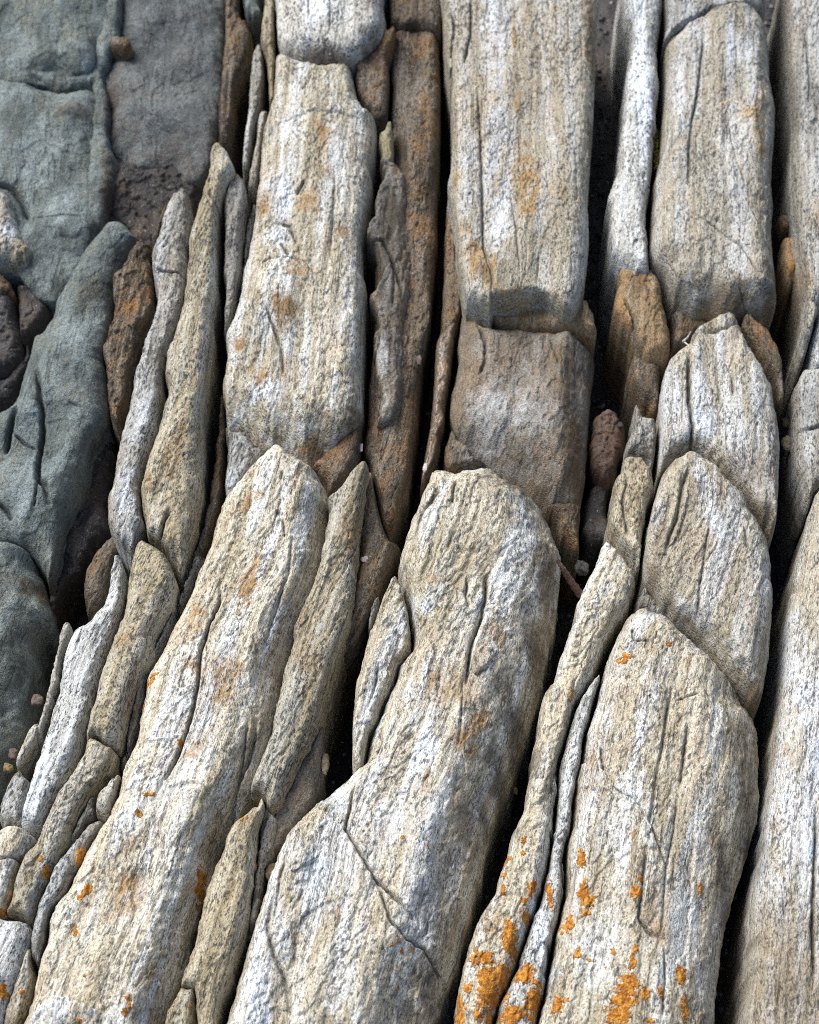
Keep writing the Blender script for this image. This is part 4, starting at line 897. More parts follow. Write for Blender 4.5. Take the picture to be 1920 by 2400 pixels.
# --- fifth column at the right edge
Rock('rock_column', 'grey column cut by the right edge at the top', SL, 'grey', 0.2,
     T('C0', 1560, -200, 1562, 100, 1582, 400, 1592, 700, 1582, 850, 1592, 1000, 1612, 1200, 1622, 1350, 1642, 1500, 1632, 1725, 'C6', 1616, 400, 1632, 500, 1652, 515, 1675, 440, 1690, 375, 1725, 305, 1900, 200, 'C0', 1950, -200), D=4.5, r=(70, 60, 30, 50), group=COLS, und=1.4,
     grooves=[(T('C0', 1660, 150, 1680, 400, 1670, 550), 5, 2.5)])
Rock('rock_block', 'small grey white block at the right edge between two grey ones', BK, 'white', -0.3,
     T('C6', 1702, 362, 1682, 450, 1692, 560, 1725, 588, 1950, 600, 1950, 190, 1725, 312), D=3)
Rock('rock_block', 'grey block with a soft cross dent at the right edge, mid height', BK, 'grey', 0.0,
     T('C6', 1640, 592, 1720, 602, 1950, 615, 1950, 1170, 1722, 1200, 1672, 1258, 1642, 1160, 1612, 1040, 1606, 900, 1602, 780, 1596, 680), D=4, r=(60, 50, 40, 50), group=COLS,
     grooves=[(T('C6', 1610, 840, 1680, 855, 1760, 850), 7, 4)])
Rock('rock_column', 'long white speckled column along the lower right edge', SL, 'greypale', 0.8,
     T('C6', 1725, 1188, 1682, 1280, 1652, 1400, 1622, 1500, 1602, 1620, 1592, 1725, 'C12', 1595, 380, 1571, 500, 1561, 650, 1551, 800, 1531, 960, 1511, 1100, 1501, 1250, 1481, 1350, 1471, 1460, 1451, 1580, 'C16', 1432, 850, 1411, 950, 1391, 1080, 1381, 1200, 1371, 1400, 1361, 1600, 1352, 1900, 2000, 1900, 'C6', 1990, 1100), D=5, r=(60, 60, 40, 40), group=COLS,
     grooves=[(T('C16', 1712, 640, 1700, 900, 1690, 1200, 1700, 1500), 7, 4)],
     steps=[(T('C16', 1500, 850, 1470, 1050, 1440, 1250), 3, 50)])
Rock('rock_lump', 'small orange brown lump in the gap beside the grey column, upper right', 'pebble', 'rust', -4.5,
     T('C0', 1530, 1250, 1600, 1240, 1612, 1320, 1600, 1450, 1560, 1480, 1525, 1380), D=2.5, rough=1.3)
Rock('rock_lump', 'brown stone lodged in the narrow gap above the orange brown lump', 'pebble', 'brown', -5.0,
     T('C0', 1515, 1110, 1590, 1120, 1600, 1190, 1530, 1190), D=2)

# ------------------------------------------------------------------ stains (rust, bleaching, brown film) and dark spots, some painted shade
spot('B0', 0, 330, 700, 60, 90, 10, .9, 350, 850, 35, 110, 10, .9, 260, 1050, 60, 90, -15, .8, 310, 1090, 25, 70, 0, .7, 40, 1060, 40, 80, 0, .7, 220, 1400, 70, 50, 30, .7, 150, 1620, 60, 100, 10, 1.0, 430, 1190, 40, 50, 0, .6)
spot('A6', 0, 1460, 320, 70, 80, 10, 1.0, 1220, 470, 40, 50, 0, .8, 1440, 580, 25, 90, -15, .7, 1330, 640, 50, 40, 0, .7, 1270, 580, 30, 50, 0, .6, 1250, 1290, 40, 140, -35, .8, 1600, 900, 60, 100, -30, .5)
spot('A12', 0, 1250, 420, 55, 110, -8, 1.0, 1290, 300, 40, 80, -10, .7, 990, 570, 45, 110, -12, .8, 1130, 880, 90, 130, -15, .75, 1290, 760, 30, 60, 0, .5, 620, 560, 25, 60, -20, .7, 610, 660, 50, 70, -20, .6, 940, 820, 70, 70, 0, .4, 1000, 1220, 60, 40, 20, .5)
spot('A16', 0, 640, 1080, 80, 140, -10, .55, 680, 1080, 25, 90, 0, .6, 780, 1560, 40, 110, 0, .6, 720, 840, 80, 40, 20, .4, 830, 1360, 14, 40, -20, .8)
spot('B0', 1, 1200, 300, 75, 420, 0, 1.0, 1200, 800, 80, 330, -4, 1.0, 1230, 1150, 80, 300, -8, .95, 1090, 850, 50, 200, 0, .6, 340, 60, 140, 130, 0, .9, 120, 1000, 80, 160, 10, .6, 120, 1220, 80, 80, 0, .6)
spot('B0', 0, 1360, 1000, 70, 240, -3, .95, 1320, 600, 30, 90, 0, .8, 1300, 250, 14, 260, 0, .7, 1110, 80, 14, 180, 3, .7, 1130, 1380, 90, 170, 20, .9, 1010, 950, 20, 90, 0, .7, 1060, 1230, 40, 70, 0, .8, 1300, 1540, 110, 30, 0, .5)
spot('B0', 3, 350, 300, 260, 60, 0, .75, 590, 230, 70, 110, 0, .7, 1690, 250, 36, 420, 0, .9, 1700, 800, 30, 300, 0, .9, 580, 30, 60, 140, 0, .5)
spot('B0', 2, 1150, 1440, 30, 80, 20, .5, 640, 1400, 20, 120, 0, .5)
spot('B6', 3, 500, 850, 90, 160, 0, .8, 1620, 900, 70, 380, 3, .85, 1350, 1150, 220, 90, 20, .8, 1550, 1180, 120, 120, 0, .8, 1580, 480, 110, 70, 0, .6, 1120, 340, 60, 60, 0, .5)
spot('B6', 1, 1230, 730, 170, 150, 0, .75, 1150, 900, 120, 120, 0, .4, 1450, 760, 130, 130, 0, .35, 640, 500, 30, 170, 0, .8, 650, 680, 30, 100, 0, .8)
spot('B12', 3, 1470, 300, 70, 300, 4, .75, 1420, 650, 70, 240, 12, .8, 1300, 1000, 80, 220, 14, .5, 1000, 1300, 40, 80, 5, .6, 1070, 1600, 60, 180, 10, .6)
spot('B12', 2, 1330, 1100, 70, 230, 14, .6, 1230, 1330, 60, 220, 16, .7, 1180, 1560, 40, 170, 14, .7, 330, 1350, 60, 150, 20, .5)
spot('B12', 0, 900, 400, 60, 30, 0, .6, 860, 1400, 30, 120, -3, .6, 1130, 1080, 60, 60, 0, .7, 1080, 1200, 70, 110, 0, .6, 960, 950, 140, 120, 0, .45, 500, 130, 60, 160, 8, .5, 1200, 640, 60, 110, 10, .5, 250, 700, 60, 200, 12, .4)
spot('B16', 2, 950, 900, 90, 90, 0, .35, 900, 1150, 90, 160, 10, .45, 880, 1500, 80, 200, 10, .7, 780, 1650, 60, 130, 10, .5, 1020, 1150, 40, 180, 12, .35)
spot('B16', 1, 380, 480, 60, 150, 15, .6, 250, 950, 90, 160, 20, .5, 120, 1250, 40, 240, 10, .7, 30, 1600, 60, 180, 0, .8, 60, 1380, 40, 160, 5, .5, 850, 400, 60, 130, 0, .5)
spot('C0', 3, 570, 250, 36, 420, 0, .8, 1250, 1500, 200, 100, 10, .75, 1480, 1450, 50, 160, 0, .7, 820, 1400, 60, 60, 0, .6, 1460, 60, 26, 140, 0, .9, 900, 700, 16, 200, 2, .7, 930, 100, 14, 140, 0, .7)
spot('C0', 0, 1420, 700, 50, 200, 0, .6, 1380, 620, 60, 40, 0, .6, 1240, 640, 26, 120, -3, .4, 1100, 700, 20, 100, 0, .6, 1650, 1400, 40, 200, 0, .5, 1700, 1100, 40, 120, 0, .4)
spot('C0', 1, 830, 500, 60, 320, 4, .7, 1000, 500, 50, 260, 2, .6, 1300, 300, 90, 160, 0, .5, 1060, 100, 60, 120, 0, .5)
spot('C6', 3, 1400, 1100, 110, 180, -30, .6, 1460, 1300, 60, 120, 0, .7, 960, 1050, 40, 60, 0, .6, 860, 900, 30, 60, 0, .5, 1250, 1050, 90, 50, 25, .5, 850, 560, 80, 60, 0, .5)
spot('C6', 1, 1150, 830, 60, 170, 0, .7, 1150, 1300, 50, 260, 8, .8, 980, 700, 40, 200, 0, .5)
spot('C12', 3, 1380, 900, 70, 60, 40, .8, 1440, 760, 50, 180, 8, .5, 900, 300, 30, 200, -10, .6, 1350, 1300, 60, 260, 3, .5)
spot('C12', 2, 1400, 1300, 50, 300, 0, .5, 920, 500, 70, 40, 30, .8)
spot('C16', 2, 1380, 700, 60, 260, 8, .6, 1280, 1050, 50, 260, 10, .45)
spot('C16', 3, 1240, 1000, 50, 300, 4, .5, 1090, 1500, 30, 200, 2, .4, 1150, 1680, 60, 60, 0, .7)
spot('C16', 1, 330, 1300, 40, 160, 12, .9, 600, 1400, 120, 200, 0, .5, 1100, 1300, 20, 300, 2, .4, 700, 700, 120, 200, 0, .3)
spot('C16', 0, 60, 1180, 60, 110, 20, .5, 600, 500, 60, 160, 0, .4, 780, 800, 20, 25, 0, .7, 900, 1200, 70, 160, 0, .35)
spot('A0', 3, 1330, 300, 20, 140, 0, .7, 1000, 1020, 40, 60, 0, .4)
spot('A0', 0, 30, 1300, 60, 70, 0, .6)
spot('A0', 1, 10, 1050, 40, 110, 0, .9, 150, 550, 130, 120, 0, .5, 420, 150, 60, 120, 0, .5)
spot('A6', 1, 730, 820, 60, 140, -8, .7, 640, 1200, 50, 150, -5, .6, 1200, 1080, 50, 120, 0, .5, 1340, 700, 90, 60, 0, .5)
spot('A6', 0, 890, 1020, 60, 160, -10, .6, 760, 1180, 30, 60, 0, .6, 900, 480, 20, 120, -10, .5, 640, 200, 40, 70, 0, .7)
spot('A6', 3, 180, 1530, 140, 70, 10, .7, 300, 1480, 50, 120, -15, .8)
spot('A12', 2, 1408, 40, 15, 17, 0, 1.0)  # shade inside a small hole, painted as a dark spot
spot('A0', 3, 520, 300, 50, 260, 5, .8, 500, 800, 40, 330, 5, .9, 300, 380, 160, 50, 0, .6, 850, 600, 200, 200, 0, .35, 1120, 400, 30, 300, 3, .5)
spot('A0', 1, 100, 650, 160, 160, 0, .7, 300, 900, 140, 160, 0, .5, 480, 130, 60, 130, 0, .6, 60, 300, 120, 60, 0, .4)
spot('A0', 2, 900, 950, 120, 60, 0, .7, 660, 780, 90, 30, 20, .8, 320, 410, 130, 40, 0, .8)  # shade of the notch and hollows put into the colour
spot('A6', 1, 330, 330, 90, 110, 0, .6, 90, 1080, 110, 150, 0, .6, 140, 750, 60, 140, 0, .5)
spot('A6', 0, 440, 100, 80, 130, -20, .4, 120, 1560, 130, 60, 0, .5)
spot('C16', 3, 1560, 1500, 220, 330, 0, .55)
spot('C16', 1, 1560, 700, 120, 300, 6, .6, 1480, 1050, 60, 200, 10, .4)
spot('C12', 1, 1640, 900, 80, 500, 6, .8)
spot('C0', 2, 1650, 500, 90, 260, 0, .35)
spot('C6', 2, 1680, 800, 60, 120, 0, .3)

M['olive'] = rock_material('yellow green crusted rock', (0.20, 0.175, 0.10), (0.36, 0.33, 0.22), (0.42, 0.41, 0.34), OCH, BRN, DRK, 0.2, 0.3, 0.5, off=280)
M['wet'] = rock_material('glossy wet brown rock', (0.07, 0.05, 0.03), (0.16, 0.12, 0.08), (0.3, 0.29, 0.28), (0.2, 0.10, 0.03), BRN, DRK, 0.4, 0.2, 0.4, rough=0.22, off=300, bump=0.35)
M['rust'] = rock_material('rusty orange rock', (0.20, 0.13, 0.06), (0.34, 0.26, 0.16), (0.42, 0.40, 0.36), (0.32, 0.155, 0.04), BRN, DRK, 0.6, 0.25, 0.55, off=320, streak=0.5, iso=2)
M['mottled'] = rock_material('mottled brown grey gneiss', (0.12, 0.098, 0.07), (0.22, 0.19, 0.15), (0.48, 0.49, 0.48), (0.22, 0.13, 0.05), (0.12, 0.075, 0.035), DRK, 0.4, 0.2, 0.6, off=340, streak=0.2, iso=5)
M['reddish'] = rock_material('reddish brown crumbly rock', (0.08, 0.045, 0.03), (0.16, 0.10, 0.07), (0.25, 0.2, 0.17), (0.16, 0.07, 0.03), BRN, DRK, 0.5, 0.2, 0.5, off=360, streak=0.2, iso=6)
M['greypale'] = rock_material('streaked grey tan gneiss', (0.27, 0.235, 0.17), (0.44, 0.41, 0.34), (0.54, 0.56, 0.58), (0.32, 0.21, 0.09), (0.15, 0.10, 0.05), DRK, 0.35, 0.45, 0.7, off=380, streak=1.1)
M['ochre_rock'] = M['rust']

for r in ROCKS:
    r.build()


def top_at(x, y):
    """highest rock surface over each point; index of that rock, -1 where a gap opens"""
    best = np.full(len(x), -9.0); who = np.full(len(x), -1)
    for i, r in enumerate(ROCKS):
        nx, ny = r.hn
        m = (x > r.hx0 + STEP) & (x < r.hx0 + (nx - 2) * STEP) & (y > r.hy0 + STEP) & (y < r.hy0 + (ny - 2) * STEP)
        if not m.any():
            continue
        h = r.at(x[m], y[m])
        ok = ~np.isnan(h) & (np.nan_to_num(h, nan=-9) > best[m])
        k = np.nonzero(m)[0][ok]
        best[k] = h[ok]; who[k] = i
    return best, who


# ------------------------------------------------------------------ the ground under and around the stones
def floor_z(x, y):
    px, py = unplane(x, y)
    o = np.maximum(np.maximum(-260 - px, px - 2180), np.maximum(-260 - py, py - 2700))
    out = sstep(0, 500, o)
    gs, gt = grain(x, y)
    deep = sstep(620, 420, px) * sstep(1300, 700, py)
    z = -0.165 + 0.045 * deep + 0.006 * pn(x / 0.03, y / 0.03, 91) + 0.003 * pn(x / 0.01, y / 0.01, 92)
    rib = np.abs(pn(gs / 0.10, gt / 0.7, 93)) * 0.10 + 0.012 * pn(gs / 0.03, gt / 0.1, 94)
    return z + out * (rib - 0.03)


def axis(a, b, near, far):
    inner = np.arange(a, b, near)
    ext = np.cumsum(np.geomspace(near, far, 46))
    return np.concatenate([inner[0] - ext[::-1], inner, inner[-1] + ext])


gx = axis(-0.65, 0.65, 0.006, 0.35); gy = axis(-0.75, 0.85, 0.006, 0.35)
X, Y = np.meshgrid(gx, gy, indexing='ij')
x, y = X.ravel(), Y.ravel()
z = floor_z(x, y)
n = len(gy)
ci, cj = np.meshgrid(np.arange(len(gx) - 1), np.arange(n - 1), indexing='ij')
ci, cj = ci.ravel(), cj.ravel()
F = np.stack([ci * n + cj, (ci + 1) * n + cj, (ci + 1) * n + cj + 1, ci * n + cj + 1], 1)
gs, gt = grain(np.clip(x, -1.2, 1.2), np.clip(y, -1.0, 1.5))
ground = mesh_object('bedrock_ground', np.stack([x, y, z], 1), F, M['dark'], {'grain': np.stack([x, y, z], 1)}, np.zeros((len(x), 4)))
ground['kind'] = 'structure'

# ------------------------------------------------------------------ gravel and shell grit lying in the gaps
N = 60000
p = np.stack([rng.uniform(-40, 1960, N), rng.uniform(-40, 2440, N)], 1)
w = plane(p, -0.165)
h, who = top_at(w[:, 0], w[:, 1])
fz = floor_z(w[:, 0], w[:, 1])
keep = (who < 0) | (h < fz - 0.002)
w, fz = w[keep][:9000], fz[keep][:9000]
oct_v = np.array([[1, 0, 0], [-1, 0, 0], [0, 1, 0], [0, -1, 0], [0, 0, 1], [0, 0, -1]], float)
oct_f = np.array([[0, 2, 4], [2, 1, 4], [1, 3, 4], [3, 0, 4], [2, 0, 5], [1, 2, 5], [3, 1, 5], [0, 3, 5]])
n = len(w)
size = 0.0006 + 0.0016 * rng.random(n) ** 3
size[::9] = rng.uniform(0.002, 0.005, len(size[::9]))
V = oct_v[None] * (size[:, None, None] * rng.uniform(0.6, 1.4, (n, 6, 1)))
a = rng.random(n) * 6.28
c_, s_ = np.cos(a)[:, None], np.sin(a)[:, None]
V = np.stack([V[:, :, 0] * c_ - V[:, :, 1] * s_, V[:, :, 0] * s_ + V[:, :, 1] * c_, V[:, :, 2] * 0.7], 2)
V += np.stack([w[:, 0], w[:, 1], fz + size * 0.3], 1)[:, None]
F = (oct_f[None] + 6 * np.arange(n)[:, None, None]).reshape(-1, 3)
gravel = mesh_object('gravel', V.reshape(-1, 3), F, M['gravel'], smooth=False)
gravel['kind'] = 'stuff'


# ------------------------------------------------------------------ lichen crusts, each growing on its own rock
def on_rock(p):
    """follow the sight of a traced point down to the stone it lies on"""
    w = plane([p], 0.0)[0]
    for _ in range(8):
        h, who = top_at(w[:1], w[1:2])
        if who[0] < 0:
            w = w + (plane([p], -0.02)[0] - w) * 0.5
            continue
        w = plane([p], h[0])[0]
    h, who = top_at(w[:1], w[1:2])
    return w, who[0]


def lichen(key, *a):
    for i in range(0, len(a), 6):
        cx, cy, rx, ry, lean, hole = a[i:i + 6]
        w, host = on_rock(T(key, cx, cy)[0])
        if host < 0:
            continue
        r = ROCKS[host]
        RX, RY = rx * K * PX, ry * K * PX * 1.1
        st = 1.25 * PX
        R = max(RX, RY) * 1.5 + 3 * st
        m = int(2 * R / st) + 1
        g = -R + np.arange(m) * st
        U, W = np.meshgrid(g, g, indexing='ij')
        u, v = U.ravel(), W.ravel()
        an = math.radians(lean)
        uu, vv = (u * math.cos(an) + v * math.sin(an)) / RX, (-u * math.sin(an) + v * math.cos(an)) / RY
        x, y = w[0] + u, w[1] + v
        q = i * 1.3 + cx * 0.01
        sc = min(0.006, max(RX, RY) * 0.8)
        d = 1 - np.sqrt(uu * uu + vv * vv) + 0.55 * pn(x / sc, y / sc, q) + 0.40 * pn(x / (sc * 0.4), y / (sc * 0.4), q + 2) + 0.22 * pn(x / 0.0011, y / 0.0011, q + 3)
        d -= hole * sstep(0.0, 0.35, pn(x / 0.003, y / 0.003, q + 5))
        inside = (d > 0).reshape(m, m)
        cell = inside[:-1, :-1] & inside[1:, :-1] & inside[:-1, 1:] & inside[1:, 1:]
        h = r.at(np.clip(x, r.hx0, r.hx0 + (r.hn[0] - 2) * STEP), np.clip(y, r.hy0, r.hy0 + (r.hn[1] - 2) * STEP)).reshape(m, m)
        okc = ~np.isnan(h)
        cell &= okc[:-1, :-1] & okc[1:, :-1] & okc[:-1, 1:] & okc[1:, 1:]
        if cell.sum() < 3:
            continue
        z = h.ravel() - 0.0002 + 0.0011 * sstep(0.0, 0.3, d) + 0.0005 * pn(x / 0.0016, y / 0.0016, q + 8) * sstep(0.05, 0.3, d)
        ii, jj = np.nonzero(cell)
        F = np.stack([ii * m + jj, (ii + 1) * m + jj, (ii + 1) * m + jj + 1, ii * m + jj + 1], 1)
        us = np.unique(F)
        idx = np.full(m * m, -1); idx[us] = np.arange(len(us))
        mesh_object('lichen', np.stack([x[us], y[us], z[us]], 1) - r.base, idx[F], M['lichen'], parent=r.ob)


lichen('C16', 475, 55, 10, 18, 0, 0, 232, 800, 14, 22, 0, 0, 228, 860, 12, 16, 0, 0, 138, 918, 14, 34, -25, 0, 130, 972, 16, 14, 0, 0, 130, 1045, 15, 28, -15, .3,
       525, 880, 20, 50, 0, .2, 548, 1090, 38, 60, 25, .3, 535, 1060, 18, 50, 0, 0, 545, 1160, 26, 18, 0, 0, 455, 1225, 26, 48, -30, .2, 362, 1070, 16, 70, 5, .3,
       270, 1050, 22, 50, -20, .5, 232, 1105, 14, 22, 0, 0, 242, 1185, 22, 34, -10, .3, 798, 1060, 28, 28, 0, 0, 820, 985, 17, 20, 0, 0, 1123, 1035, 12, 34, 4, 0,
       505, 1370, 18, 24, -20, 0, 562, 1400, 12, 9, 0, 0, 685, 1360, 14, 18, 0, 0, 797, 1345, 14, 22, 0, 0, 785, 1410, 20, 30, 0, .2, 645, 1440, 6, 7, 0, 0, 765, 1440, 9, 12, 0, 0,
       1028, 1480, 28, 42, 4, 0, 843, 1572, 24, 26, 0, 0, 922, 1560, 18, 26, 0, 0, 1047, 1652, 23, 48, 0, 0, 400, 1632, 30, 38, 0, .2, 453, 1605, 9, 12, 0, 0,
       752, 1560, 48, 84, -8, .1, 715, 1680, 62, 60, 0, .2, 792, 1510, 20, 32, 0, 0, 690, 1600, 18, 22, 0, 0, 870, 1710, 22, 12, 0, 0, 996, 634, 7, 9, 0, 0,
       160, 1270, 30, 78, -6, .3, 180, 1370, 20, 40, 0, .3, 40, 1395, 44, 26, 8, .4, 40, 1500, 40, 60, 10, .4, 110, 1490, 46, 70, 0, .5, 30, 1600, 30, 60, 0, .5, 235, 1480, 48, 34, 0, .2,
       285, 1620, 50, 78, -20, .35, 170, 1680, 70, 46, -10, .4, 300, 1515, 30, 14, 0, .3, 60, 1700, 26, 40, 0, .5, 140, 1590, 22, 30, 0, .5, 55, 1250, 6, 8, 0, 0, 1500, 300, 7, 44, -3, 0)
lichen('B16', 1280, 1280, 34, 76, -6, .3, 1130, 1400, 56, 24, 0, .5, 1170, 1480, 50, 34, 0, .6, 1020, 1690, 24, 50, 0, .3, 1120, 1680, 26, 40, 0, .8, 1290, 1680, 56, 40, 0, .7, 1400, 1600, 34, 56, -20, .6, 1345, 1465, 60, 40, 10, .3, 1180, 1520, 50, 70, 0, .4, 1150, 1380, 50, 26, 8, .4, 1070, 1540, 24, 30, 0, .3, 1030, 1650, 24, 70, 10, .4, 1240, 1470, 44, 30, 0, .4, 1190, 1600, 40, 60, 0, .5,
       740, 780, 10, 12, 0, 0, 870, 832, 9, 11, 0, 0, 720, 1295, 10, 18, 10, 0, 685, 1320, 10, 12, 20, 0, 738, 1360, 9, 16, 0, 0, 787, 1350, 8, 12, 0, 0, 632, 1328, 5, 6, 0, 0, 712, 1430, 7, 8, 0, 0, 720, 1545, 7, 8, 0, 0, 1110, 1350, 12, 14, 0, 0, 1180, 1250, 7, 8, 0, 0)
lichen('A16', 915, 315, 15, 18, 0, 0, 750, 566, 30, 10, 3, 0, 708, 668, 17, 15, -25, 0, 690, 650, 7, 12, 0, 0, 410, 865, 22, 36, -10, .3, 398, 905, 14, 24, 0, 0, 205, 893, 11, 18, 0, 0, 232, 958, 14, 28, 0, 0,
       1012, 1060, 18, 90, -6, .15, 990, 1150, 15, 60, -6, .1, 1010, 985, 10, 24, 0, 0, 436, 1050, 18, 58, -38, 0, 385, 1262, 16, 24, 0, 0, 40, 1095, 16, 40, 0, .2, 18, 1170, 20, 24, 0, .2, 12, 1560, 26, 36, 0, .2,
       108, 1565, 12, 18, 0, 0, 400, 1700, 42, 20, 5, .3, 430, 1480, 10, 10, 0, 0, 640, 1590, 18, 14, 0, .2, 655, 1630, 8, 22, -10, 0, 632, 1665, 16, 20, -20, .2, 960, 1638, 8, 11, 0, 0, 1295, 920, 8, 22, 0, 0, 1220, 690, 10, 14, 0, 0, 1250, 680, 8, 12, 0, 0, 360, 450, 7, 18, 0, 0)
lichen('A12', 770, 850, 20, 36, -30, .2, 738, 920, 10, 40, -8, .2, 722, 1000, 12, 36, -14, .2, 745, 880, 8, 30, -10, 0)
lichen('C12', 745, 735, 34, 42, -30, .55, 966, 668, 16, 16, 0, .2, 474, 918, 11, 16, 0, 0, 495, 960, 5, 6, 0, 0)


# ------------------------------------------------------------------ half loosened sheets of rock, parts of the stone they peel from
def sheet(thick, free, root, poly):
    """a sheet of bedding lying on its rock: thick at the free edge, running out into the stone towards its root"""
    w, host = on_rock((free[0] + root[0]) / 2)
    if host < 0:
        return
    r = ROCKS[host]
    P = resample(plane(poly, r.z), 6 * PX)
    o = np.stack([pn(P[:, 0] / 0.006, P[:, 1] / 0.006, thick + 31), pn(P[:, 0] / 0.006, P[:, 1] / 0.006, thick + 37)], 1)
    P = P + o * 4.5 * PX
    if np.sum(P[:, 0] * np.roll(P[:, 1], -1) - np.roll(P[:, 0], -1) * P[:, 1]) < 0:
        P = P[::-1]
    st = 1.9 * PX
    a, b = P.min(0) - 2 * st, P.max(0) + 2 * st
    gx, gy = np.arange(a[0], b[0], st), np.arange(a[1], b[1], st)
    X, Y = np.meshgrid(gx, gy, indexing='ij')
    m, n = X.shape
    x, y = X.ravel(), Y.ravel()
    d, cx, cy, _, _, _ = seg_dist(x, y, P, np.zeros(len(P), int), 1)
    ins = (d > 0.3 * st)
    I = ins.reshape(m, n)
    cell = I[:-1, :-1] | I[1:, :-1] | I[:-1, 1:] | I[1:, 1:]
    us = np.zeros((m, n), bool)
    us[:-1, :-1] |= cell; us[1:, :-1] |= cell; us[:-1, 1:] |= cell; us[1:, 1:] |= cell
    us = us.ravel()
    bd = us & ~ins
    x[bd], y[bd] = cx[bd], cy[bd]
    h = r.at(np.clip(x, r.hx0, r.hx0 + (r.hn[0] - 2) * STEP), np.clip(y, r.hy0, r.hy0 + (r.hn[1] - 2) * STEP)).reshape(m, n)
    ok = ~np.isnan(h)
    cell &= ok[:-1, :-1] & ok[1:, :-1] & ok[:-1, 1:] & ok[1:, 1:]
    if cell.sum() < 8:
        return
    f, q = plane([free[0]], r.z)[0], plane([root[0]], r.z)[0]
    e = f - q
    t = np.clip(((x - q[0]) * e[0] + (y - q[1]) * e[1]) / (e @ e), 0, 1.3)
    th = thick / 1000 * sstep(0, 0.9, t)
    z = h.ravel() - 0.0012 + (th + 0.0012 * t) * (1 - np.clip(1 - np.maximum(d, 0) / (3.2 * PX), 0, 1) ** 2.2)
    z -= 0.0010 * sstep(0.35, 0.0, t)
    gs, gt = grain(x, y)
    z += 0.0004 * pn(gs / 0.004, gt / 0.02, thick) * sstep(0, 4 * PX, d)
    ii, jj = np.nonzero(cell)
    F = np.stack([ii * n + jj, (ii + 1) * n + jj, (ii + 1) * n + jj + 1, ii * n + jj + 1], 1)
    u = np.unique(F)
    idx = np.full(m * n, -1); idx[u] = np.arange(len(u))
    G = np.stack([gs, gt, z + r.id * 0.37], 1)[u]
    mesh_object('peeling_sheet', np.stack([x, y, z], 1)[u] - r.base, idx[F], M[r.mat], {'grain': G}, stain_shade(x[u], y[u]), parent=r.ob)


sheet(4.0, T('A16', 960, 590), T('A16', 900, 960), T('A16', 785, 760, 800, 700, 835, 640, 885, 580, 960, 545, 1040, 552, 1090, 600, 1118, 680, 1122, 740, 1085, 860, 1050, 960, 900, 1000, 760, 960, 745, 860))
sheet(4.2, T('A16', 330, 1610), T('A16', 330, 1790), T('A16', 150, 1690, 205, 1630, 290, 1596, 380, 1600, 470, 1650, 560, 1690, 620, 1722, 620, 1850, 120, 1850))
sheet(4.1, T('A16', 760, 1460), T('A16', 745, 1790), T('A16', 650, 1690, 680, 1560, 720, 1490, 770, 1440, 805, 1500, 825, 1600, 815, 1700, 790, 1850, 640, 1850))
sheet(1.6, T('A12', 1190, 610), T('A12', 1110, 470), T('A12', 1090, 470, 1130, 450, 1190, 470, 1220, 540, 1205, 600, 1150, 632, 1128, 600, 1105, 550))
sheet(2.6, T('A12', 1150, 680), T('A12', 1180, 980), T('A12', 1050, 800, 1070, 730, 1130, 665, 1200, 632, 1285, 640, 1300, 800, 1280, 1000, 1150, 1050, 1010, 1000))
sheet(3.2, T('B0', 170, 1330), T('B0', 130, 1640), T('B0', 10, 1400, 60, 1340, 170, 1315, 260, 1335, 295, 1420, 290, 1540, 250, 1700, 60, 1700, 20, 1560))
sheet(3.1, T('B6', 300, 640), T('B6', 470, 720), T('B6', 262, 740, 285, 650, 345, 590, 385, 500, 400, 430, 480, 470, 505, 600, 500, 720, 450, 830, 330, 850, 280, 800))
sheet(4.4, T('B0', 970, 300), T('B0', 985, 60), T('B0', 972, 40, 1000, 65, 1008, 140, 990, 260, 994, 380, 978, 370, 972, 220, 968, 100))
sheet(3.4, T('C12', 720, 1430), T('C12', 880, 1120), T('C12', 632, 1180, 640, 1320, 690, 1410, 760, 1450, 805, 1500, 845, 1580, 868, 1650, 895, 1500, 925, 1300, 950, 1100, 850, 1000, 700, 1050))
sheet(2.2, T('B12', 1050, 1180), T('B12', 1180, 1120), T('B12', 1110, 985, 1165, 1060, 1185, 1180, 1140, 1300, 1080, 1340, 1045, 1250, 1035, 1100, 1060, 1010))
sheet(4.6, T('B12', 1120, 680), T('B12', 1240, 640), T('B12', 1172, 420, 1230, 450, 1250, 560, 1230, 700, 1170, 790, 1112, 840, 1085, 800, 1110, 680, 1140, 600, 1162, 520))
sheet(2.4, T('C0', 1220, 560), T('C0', 1400, 980), T('C0', 1190, 720, 1205, 580, 1260, 512, 1360, 535, 1420, 620, 1440, 760, 1430, 950, 1380, 1050, 1300, 900, 1240, 800))
sheet(3.6, T('B16', 190, 900), T('B16', 330, 760), T('B16', 200, 790, 270, 722, 330, 740, 340, 860, 250, 940, 180, 975, 172, 880))
sheet(2.3, T('A6', 870, 560), T('A6', 950, 560), T('A6', 905, 390, 935, 340, 950, 480, 935, 650, 885, 760, 865, 700, 858, 560))
sheet(2.8, T('C6', 1030, 1250), T('C6', 1080, 1090), T('C6', 1062, 1075, 1040, 1160, 1020, 1300, 985, 1400, 960, 1470, 995, 1450, 1040, 1330, 1062, 1200, 1082, 1090))
sheet(3.3, T('B12', 870, 390), T('B12', 900, 560), T('B12', 775, 440, 800, 395, 860, 375, 960, 372, 1010, 395, 1020, 500, 960, 600, 850, 600, 790, 540))

